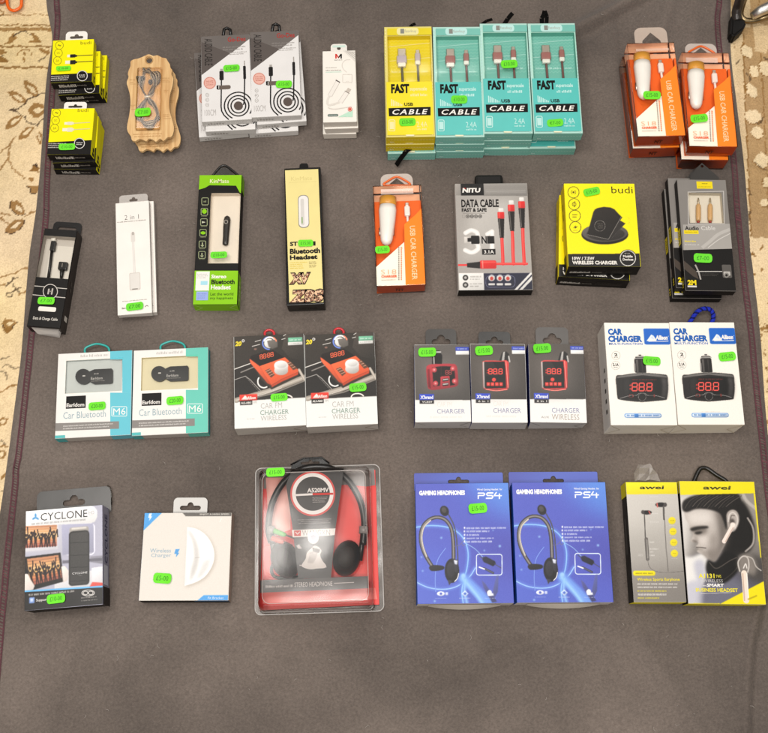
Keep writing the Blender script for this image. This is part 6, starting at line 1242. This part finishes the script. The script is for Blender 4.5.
P.photo('5660C2'); P.g = .06; P.soft = 26; P.poly(mb, [(240, 60), (540, 60), (540, 300), (420, 230), (330, 140)], '5C8AE0'); P.poly(mb, [(20, 430), (200, 470), (330, 600), (420, 720), (20, 720)], '5668CC'); P.poly(mb, [(300, 300), (520, 330), (530, 560), (330, 500)], '5256B4'); P.soft = 8
for pts, w, c in (([(20, 585), (90, 618), (170, 628), (240, 610), (300, 560), (330, 520)], 22, '6480D8'), ([(20, 585), (90, 618), (170, 628), (240, 612), (300, 566), (330, 520)], 5, '9CC8F4'), ([(270, 705), (262, 640), (272, 580), (290, 510), (292, 430), (262, 360), (200, 318), (110, 306), (20, 316)], 24, '6080D8'),
                  ([(270, 705), (262, 640), (272, 580), (290, 510), (292, 430), (262, 360), (200, 318), (110, 306), (20, 316)], 6, '8CC0F2'), ([(268, 570), (300, 600), (350, 650), (400, 705)], 60, '6C94E4'), ([(268, 575), (300, 612), (340, 660), (370, 705)], 26, '8CBCF2'), ([(130, 640), (128, 560), (140, 480), (180, 420)], 4, '7A98E4'), ([(280, 395), (330, 425), (372, 470)], 3, '9CC8F4'), ([(290, 705), (276, 640), (280, 580)], 16, '8CBCF2')): P.soft = 7 if w > 14 else .8; P.line(mb, smooth(pts, 6), w * (.8 if w > 14 else .8), c)
P.soft = 1.2
for x, y, r in ((158, 368, 5), (454, 410, 6), (58, 465, 4), (64, 535, 4), (376, 432, 4), (420, 330, 3), (125, 688, 5), (270, 560, 12)): P.ell(mb, x, y, r, r, '9CC8F4', n=12)
P.soft = .6; P.g = .3; P.text(mb, 'GAMING HEADPHONES', 46, 128, 278, 153, 'F4F4F8', .07); P.text(mb, 'Wired Gaming Headset  for', 338, 118, 466, 131, 'EDEFF6', .02)
for pl in ([(345, 142), (372, 142), (378, 147), (372, 154), (345, 154), (345, 169)], [(436, 139), (425, 155), (462, 155)], [(452, 146), (452, 169)], [(419, 141), (392, 141), (387, 147), (392, 154), (414, 154), (419, 161), (414, 168), (386, 168)]): P.line(mb, pl, 6, 'E4ECF8')
bd = smooth([(112, 512), (80, 460), (60, 410), (54, 360), (66, 310), (100, 275), (140, 264), (180, 278), (208, 320), (218, 380), (220, 440), (220, 490)], 5)
P.line(mb, bd, 19, '2C2B30'); P.line(mb, bd, 9, '5E5856'); P.line(mb, smooth([(84, 462), (66, 410), (60, 360), (72, 312), (104, 280)], 5), 7, 'A49C92')
P.line(mb, smooth([(242, 520), (240, 440), (234, 360), (220, 300), (204, 268), (192, 246)], 5), 6, '2A292E'); P.ell(mb, 174, 232, 22, 27, '2A292E', rot=-20); P.ell(mb, 172, 228, 12, 15, '4A4648', rot=-20)
P.line(mb, smooth([(225, 410), (250, 405), (278, 372)], 4), 3, '4A4A70'); P.line(mb, smooth([(262, 396), (268, 408), (280, 400)], 4), 3, '4A4A70')
P.poly(mb, smooth([(96, 516), (118, 505), (160, 508), (174, 516), (164, 530), (110, 536)], 3, True), '2C2B30'); P.ell(mb, 212, 534, 37, 62, '26252A'); P.poly(mb, [(216, 474), (244, 480), (242, 545), (226, 540)], '3A3A44'); P.poly(mb, [(222, 480), (240, 484), (238, 504), (226, 500)], 'D8DCEC'); P.ell(mb, 206, 530, 20, 40, '34333A'); P.poly(mb, [(190, 580), (214, 585), (198, 608)], '3A3A44'); P.line(mb, smooth([(226, 588), (240, 572), (246, 548)], 4), 4, 'C8C8D0')
for i, w in enumerate((486, 402, 350, 422, 414)): y = 318 + 17.5 * i; P.rect(mb, 272, y - 5, 279, y + 5, 'EEF0F8'); P.micro(mb, 285, y - 6, w, y + 6, 1, 'DFE4F4', .8, 0)
P.rring(mb, 336, 451, 465, 556, 12, 4, 'C4D4F4'); P.poly(mb, [(362, 468), (384, 462), (430, 486), (434, 500), (420, 512), (372, 490)], '2A2C3E'); P.line(mb, [(428, 500), (460, 520)], 4, '2A2C3E'); P.line(mb, [(352, 460), (368, 474)], 4, '2A2C3E'); P.line(mb, [(374, 522), (420, 545)], 11, '2A2C3E'); P.line(mb, [(350, 516), (376, 526)], 6, 'E4E8F4')
P.poly(mb, [(362, 582), (380, 598), (440, 690), (416, 696), (372, 620)], '4C4F86'); P.poly(mb, [(436, 560), (448, 556), (444, 640), (428, 670), (416, 650)], '565C98')
P.ell(mb, 156, 650, 20, 11, 'F0F2FA'); P.ell(mb, 156, 650, 7, 7, '5464C0'); P.rect(mb, 180, 643, 192, 657, 'C8D0EE'); P.poly(mb, [(278, 634), (296, 650), (278, 666), (260, 650)], 'C8D8F4'); P.poly(mb, [(278, 642), (287, 650), (278, 658), (269, 650)], '5070CC'); P.ell(mb, 402, 646, 12, 14, 'F0F2FA'); P.poly(mb, [(392, 652), (420, 648), (424, 660), (394, 662)], 'F0F2FA')
for x in (156, 278, 404): P.micro(mb, x - 28, 670, x + 28, 677, 1, 'B8C4EC')
P.flush(mb); mb.build('carton', root)
tab(root, P, 20, 40, 468, 100, .003, blue, 'euro', r=.1, hs=.24)
mb = MB(); n = 12; pts = [(-P.W * .38 + P.W * .76 * i / n) for i in range(n + 1)]; m_ = mat('E9E0D4')
for a, b in zip(pts, pts[1:]):
    f = lambda x: .0045 * (1 - (x / (P.W * .38)) ** 2)
    mb.face([(a, -P.H/2 - .0006, D * .8), (a, -P.H/2 - f(a) - .0008, D * .15), (b, -P.H/2 - f(b) - .0008, D * .15), (b, -P.H/2 - .0006, D * .8)], m_)
mb.build('end_flap', root)
P2 = Pk((500, 465, 5.058), [(50, 89), (546, 83), (579, 694), (76, 698)], .034); u = copy_tree(root); place(root, P); place(u, P2); u['label'] = 'blue gaming headphones box without a price sticker'; sticker(root, P, 293, 194, 391, 246, '£15.00', 5)

# ---- grey and yellow sports earphone box
R = (615, 455, 4.667); P = Pk(R, [(50, 127), (297, 124), (326, 684), (86, 689)], .03); D = P.D
root = thing('earphone_box', 'narrow grey and yellow box picturing black wireless sports earphones', 'box'); mb = MB(); Y, K = 'F2E010', '2A2725'
mb.box(-P.W/2, -P.H/2, 0, P.W/2, P.H/2, D, mat('B4AFA8', 'gloss'), mat(Y), mat(Y), mat('2A2826'))
P.photo('B0ABA4'); P.g = .1; P.soft = 22; P.poly(mb, [(30, 100), (360, 100), (360, 330), (30, 380)], 'C6C1BA'); P.poly(mb, [(30, 540), (360, 500), (360, 720), (30, 720)], '8C8680'); P.soft = .6
P.poly(mb, [(30, 110), (320, 110), (320, 181), (30, 184)], Y); P.text(mb, 'awei', 114, 143, 230, 160, '3A372A', .03, .1)
P.ell(mb, 148, 268, 24, 10, K); P.ell(mb, 130, 266, 8, 9, '4A4542'); P.line(mb, [(158, 262), (164, 274)], 5, 'B0443C'); P.line(mb, [(137, 276), (142, 392)], 5, '4A4642'); P.ell(mb, 214, 232, 26, 11, K); P.line(mb, [(196, 226), (198, 242)], 6, 'C06058'); P.ell(mb, 234, 232, 8, 10, '4A4542'); P.line(mb, [(228, 242), (238, 430), (248, 542)], 4, '6A6560'); P.line(mb, [(226, 240), (229, 300)], 8, '4A4642')
P.line(mb, [(146, 392), (152, 486)], 16, '5E5955'); P.line(mb, [(149, 396), (153, 480)], 5, '8A857F'); P.line(mb, smooth([(153, 486), (160, 520), (190, 543), (250, 548), (320, 542)], 5), 3, '6A6560')
for y, x1 in ((193, 200), (221, 186), (272, 200), (312, 204), (406, 184), (438, 206), (452, 180), (468, 186)): P.micro(mb, 162, y - 3, x1, y + 4, 1, 'DAD6D1', .8, 0)
P.micro(mb, 106, 460, 132, 472, 2, 'C8C4BE')
for x, y in ((266, 306), (270, 357), (274, 408), (277, 459)): P.ell(mb, x, y, 17, 17, 'EBD91E'); P.micro(mb, x - 9, y - 5, x + 9, y + 5, 1, 'B4A410'); P.micro(mb, x - 14, y + 21, x + 16, y + 27, 1, 'D0CCC6')
P.rect(mb, 84, 540, 188, 563, Y, r=10); P.micro(mb, 96, 546, 178, 557, 1, '8A7C10', .8, 0); P.text(mb, 'Wireless Sports Earphone', 103, 573, 302, 591, 'E8D628', .02)
P.micro(mb, 104, 596, 290, 608, 1, 'E8E4DF', .75, 0); P.micro(mb, 104, 611, 292, 623, 1, 'E8E4DF', .75, 0); P.micro(mb, 104, 628, 240, 640, 1, 'E8D628', .75, 0); P.micro(mb, 106, 645, 240, 656, 1, 'F1EEEA', .75, 0); P.micro(mb, 106, 661, 206, 672, 1, 'E8D628', .75, 0)
P.flush(mb); P.side(mb, 'left', 0, 0, .12, 1, Y); P.side(mb, 'left', .3, .3, .6, .6, '4A4744'); mb.build('carton', root)
mb = MB(); fm = mat('DCD6D0', 'milky'); q = [[P.L3(x + rnd.uniform(-8, 8), y + rnd.uniform(-6, 6), .012 + rnd.uniform(-.008, .01)) for x in xs] for y, xs in ((120, (84, 112, 140, 168, 214)), (88, (92, 116, 140, 166, 200)), (62, (104, 120, 142, 162, 182)), (40, (112, 124, 142, 156, 168)))]
for a, b in zip(q, q[1:]):
    for i in range(4): mb.face([a[i], a[i + 1], b[i + 1]], fm); mb.face([a[i], b[i + 1], b[i]], fm)
mb.build('hang_tab', root); place(root, P)

# ---- yellow and grey business headset box with a portrait
R = (675, 460, 4.817); P = Pk(R, [(29, 105), (384, 99), (437, 694), (54, 696)], .03); D = P.D
root = thing('earphone_box', 'yellow rimmed box printed with a man in profile wearing a white earbud', 'box'); mb = MB(); K = '24211F'
mb.box(-P.W/2, -P.H/2, 0, P.W/2, P.H/2, D, mat('8E8884', 'gloss'), mat(Y), mat(Y), mat('1B1917'), mat(Y))
P.photo('7E7873'); P.g = 0
def pp(pts, c, soft, cr=True): P.soft = soft; P.poly(mb, smooth(pts, 4, True) if cr else pts, c)
def ll(pts, w, c, soft=1): P.soft = soft; P.line(mb, smooth(pts, 5), w, c)
pp([(10, 150), (120, 150), (60, 480), (10, 520)], 'DCD7D2', 12, False); pp([(290, 150), (400, 150), (420, 420), (380, 380), (320, 230)], '948D87', 6, False)
ll([(330, 170), (348, 200), (392, 236)], 16, 'B9B1AA', 3)
pp([(300, 190), (338, 212), (372, 280), (386, 350), (372, 420), (330, 460), (270, 480), (225, 450), (232, 400), (250, 320), (262, 250)], '1E1B19', 3)
ll([(350, 280), (376, 330), (376, 400), (340, 440)], 8, 'A8A09A', 2.5)
pp([(10, 520), (60, 478), (150, 445), (240, 450), (320, 480), (420, 510), (450, 600), (450, 710), (10, 710)], '5C5A66', 5)
pp([(10, 470), (80, 466), (138, 446), (160, 474), (146, 560), (128, 620), (90, 640), (50, 600)], 'EAE7E3', 3)
pp([(54, 600), (110, 580), (140, 620), (130, 710), (50, 710)], 'C9C8D2', 4); pp([(90, 500), (130, 480), (146, 530), (118, 600)], 'C2C1CC', 4); pp([(150, 600), (260, 560), (330, 620), (300, 710), (140, 710)], '6E6D7C', 8); pp([(300, 470), (420, 470), (450, 600), (330, 560)], '4A4643', 7)
face = [(48, 238), (100, 226), (180, 230), (244, 262), (258, 320), (248, 390), (224, 440), (198, 484), (180, 490), (160, 478), (142, 460), (110, 444), (106, 436), (118, 428), (101, 416), (111, 404), (108, 394), (80, 394), (76, 384), (86, 360), (74, 330), (64, 305), (50, 280)]
pp(face, 'BFB6AF', 1.0)
pp([(60, 256), (130, 244), (176, 262), (170, 300), (110, 312), (72, 304)], 'DDD5CE', 7); pp([(110, 366), (150, 362), (160, 396), (128, 410)], 'D6CDC6', 5)
pp([(192, 236), (240, 256), (258, 320), (250, 390), (226, 440), (198, 486), (176, 490), (190, 440), (206, 390), (208, 320), (200, 270)], '6E6660', 6)
pp([(150, 440), (190, 420), (214, 440), (196, 484), (172, 486), (150, 464)], '867D76', 5); pp([(168, 380), (200, 350), (206, 410), (180, 440)], '9A918A', 6); pp([(120, 440), (150, 446), (160, 470), (138, 456)], 'A0978F', 3)
pp([(76, 330), (104, 324), (150, 326), (150, 350), (116, 362), (90, 352)], '7A716A', 4); pp([(74, 330), (106, 320), (154, 318), (158, 328), (118, 334), (84, 342)], '2A2623', 1.6); pp([(94, 350), (112, 344), (132, 346), (122, 355), (104, 358)], '2E2A27', 1.4)
pp([(92, 362), (104, 372), (112, 394), (100, 390)], '9A918A', 3); pp([(80, 388), (96, 386), (110, 394), (96, 396)], '6A615A', 1.8); ll([(104, 420), (126, 421), (148, 424)], 5, '5E5650', 1.4); pp([(106, 424), (130, 426), (138, 434), (116, 436)], 'A39A92', 2)
pp([(36, 240), (40, 198), (90, 172), (180, 160), (296, 160), (318, 205), (304, 262), (280, 244), (256, 260), (248, 336), (234, 296), (214, 256), (160, 238), (100, 236), (60, 250)], '1F1B19', 1.8)
for k in range(12): ll([(48 + 18 * k, 232 - (k % 3) * 4), (72 + 19 * k, 196), (112 + 19 * k, 172)], 3, ('4A443F', '383330', '5A534D')[k % 3], 1.4)
pp([(248, 262), (270, 240), (296, 246), (309, 275), (305, 310), (288, 340), (266, 344), (254, 316)], 'B5ABA4', 1.2); ll([(257, 296), (262, 264), (280, 253), (298, 272), (300, 302), (288, 328)], 6, 'D6CDC6', 1.6); ll([(266, 292), (272, 268), (286, 268)], 5, '6E655F', 1.6); pp([(264, 292), (276, 282), (288, 296), (280, 318), (266, 318)], '4E4641', 1.8)
P.soft = .8; P.line(mb, [(277, 318), (236, 392)], 19, 'F2E2D8'); P.line(mb, [(283, 320), (243, 393)], 5, 'CDB5A8'); P.ell(mb, 278, 312, 13, 12, 'F4E6DC')
pp([(158, 482), (196, 492), (240, 440), (300, 462), (316, 510), (276, 566), (226, 596), (184, 576), (150, 532)], '171513', 2.5); ll([(166, 494), (200, 522), (262, 486), (296, 470)], 5, '4A443F', 1.6); ll([(230, 580), (276, 545), (306, 510)], 4, '3A3531', 1.6)
P.soft = .6
P.poly(mb, [(20, 700), (215, 694), (434, 580), (460, 700)], Y, 'gloss')
pp([(306, 470), (330, 452), (362, 458), (386, 482), (394, 522), (380, 556), (356, 546), (320, 548), (302, 510)], '857D76', 4); ll([(312, 535), (304, 492), (326, 464), (350, 472), (356, 510), (350, 540)], 6, 'C9C2BB', 1.3); ll([(336, 462), (372, 474), (390, 512), (414, 532)], 5, 'BFB8B1', 1.3); ll([(330, 520), (340, 500), (346, 520)], 5, 'E6E0DA', 1)
P.soft = .7; P.line(mb, [(333, 545), (343, 676)], 27, 'F0DFCF'); P.line(mb, [(326, 548), (335, 676)], 6, 'CDB09C'); P.line(mb, [(346, 548), (354, 672)], 5, 'FBF2E8'); P.soft = 3; P.line(mb, [(354, 670), (392, 654)], 6, 'B4A010'); P.soft = .6
P.text(mb, 'A1131', 113, 547, 190, 569, 'EBDD3A', .03); P.text(mb, 'TWS', 196, 553, 222, 567, 'EBDD3A', .0); P.text(mb, 'WIRELESS', 134, 575, 230, 589, 'D8D4D0', -.012); P.text(mb, 'SMART', 152, 595, 236, 611, 'F1EEEA', .04, .1); P.rect(mb, 134, 604, 150, 607, 'F1EEEA'); P.text(mb, 'BUSINESS HEADSET', 100, 617, 302, 635, 'EBDD3A', .03); P.line(mb, [(124, 643), (272, 638)], 2, 'D8D4D0')
P.poly(mb, [(20, 90), (400, 90), (400, 160), (20, 168)], Y); P.poly(mb, [(378, 160), (392, 160), (420, 470), (412, 470)], Y); P.text(mb, 'awei', 134, 124, 270, 143, '4A471A', .03, .1); P.poly(mb, [(29, 694), (29, 690), (215, 690), (215, 700)], Y)
P.flush(mb); P.side(mb, 'left', .6, .25, .68, .75, 'C8C4C0', micro=.015); P.side(mb, 'left', .82, .25, .93, .75, 'C8C4C0', micro=.015); P.side(mb, 'left', 0, 0, .1, 1, Y)
mb.build('carton', root); hook(root, P, [(90, 106), (104, 72), (120, 44), (140, 38), (160, 44), (200, 72), (240, 96), (250, 110)], .009, .003, mat('1E1B19', 'plastic')); place(root, P)
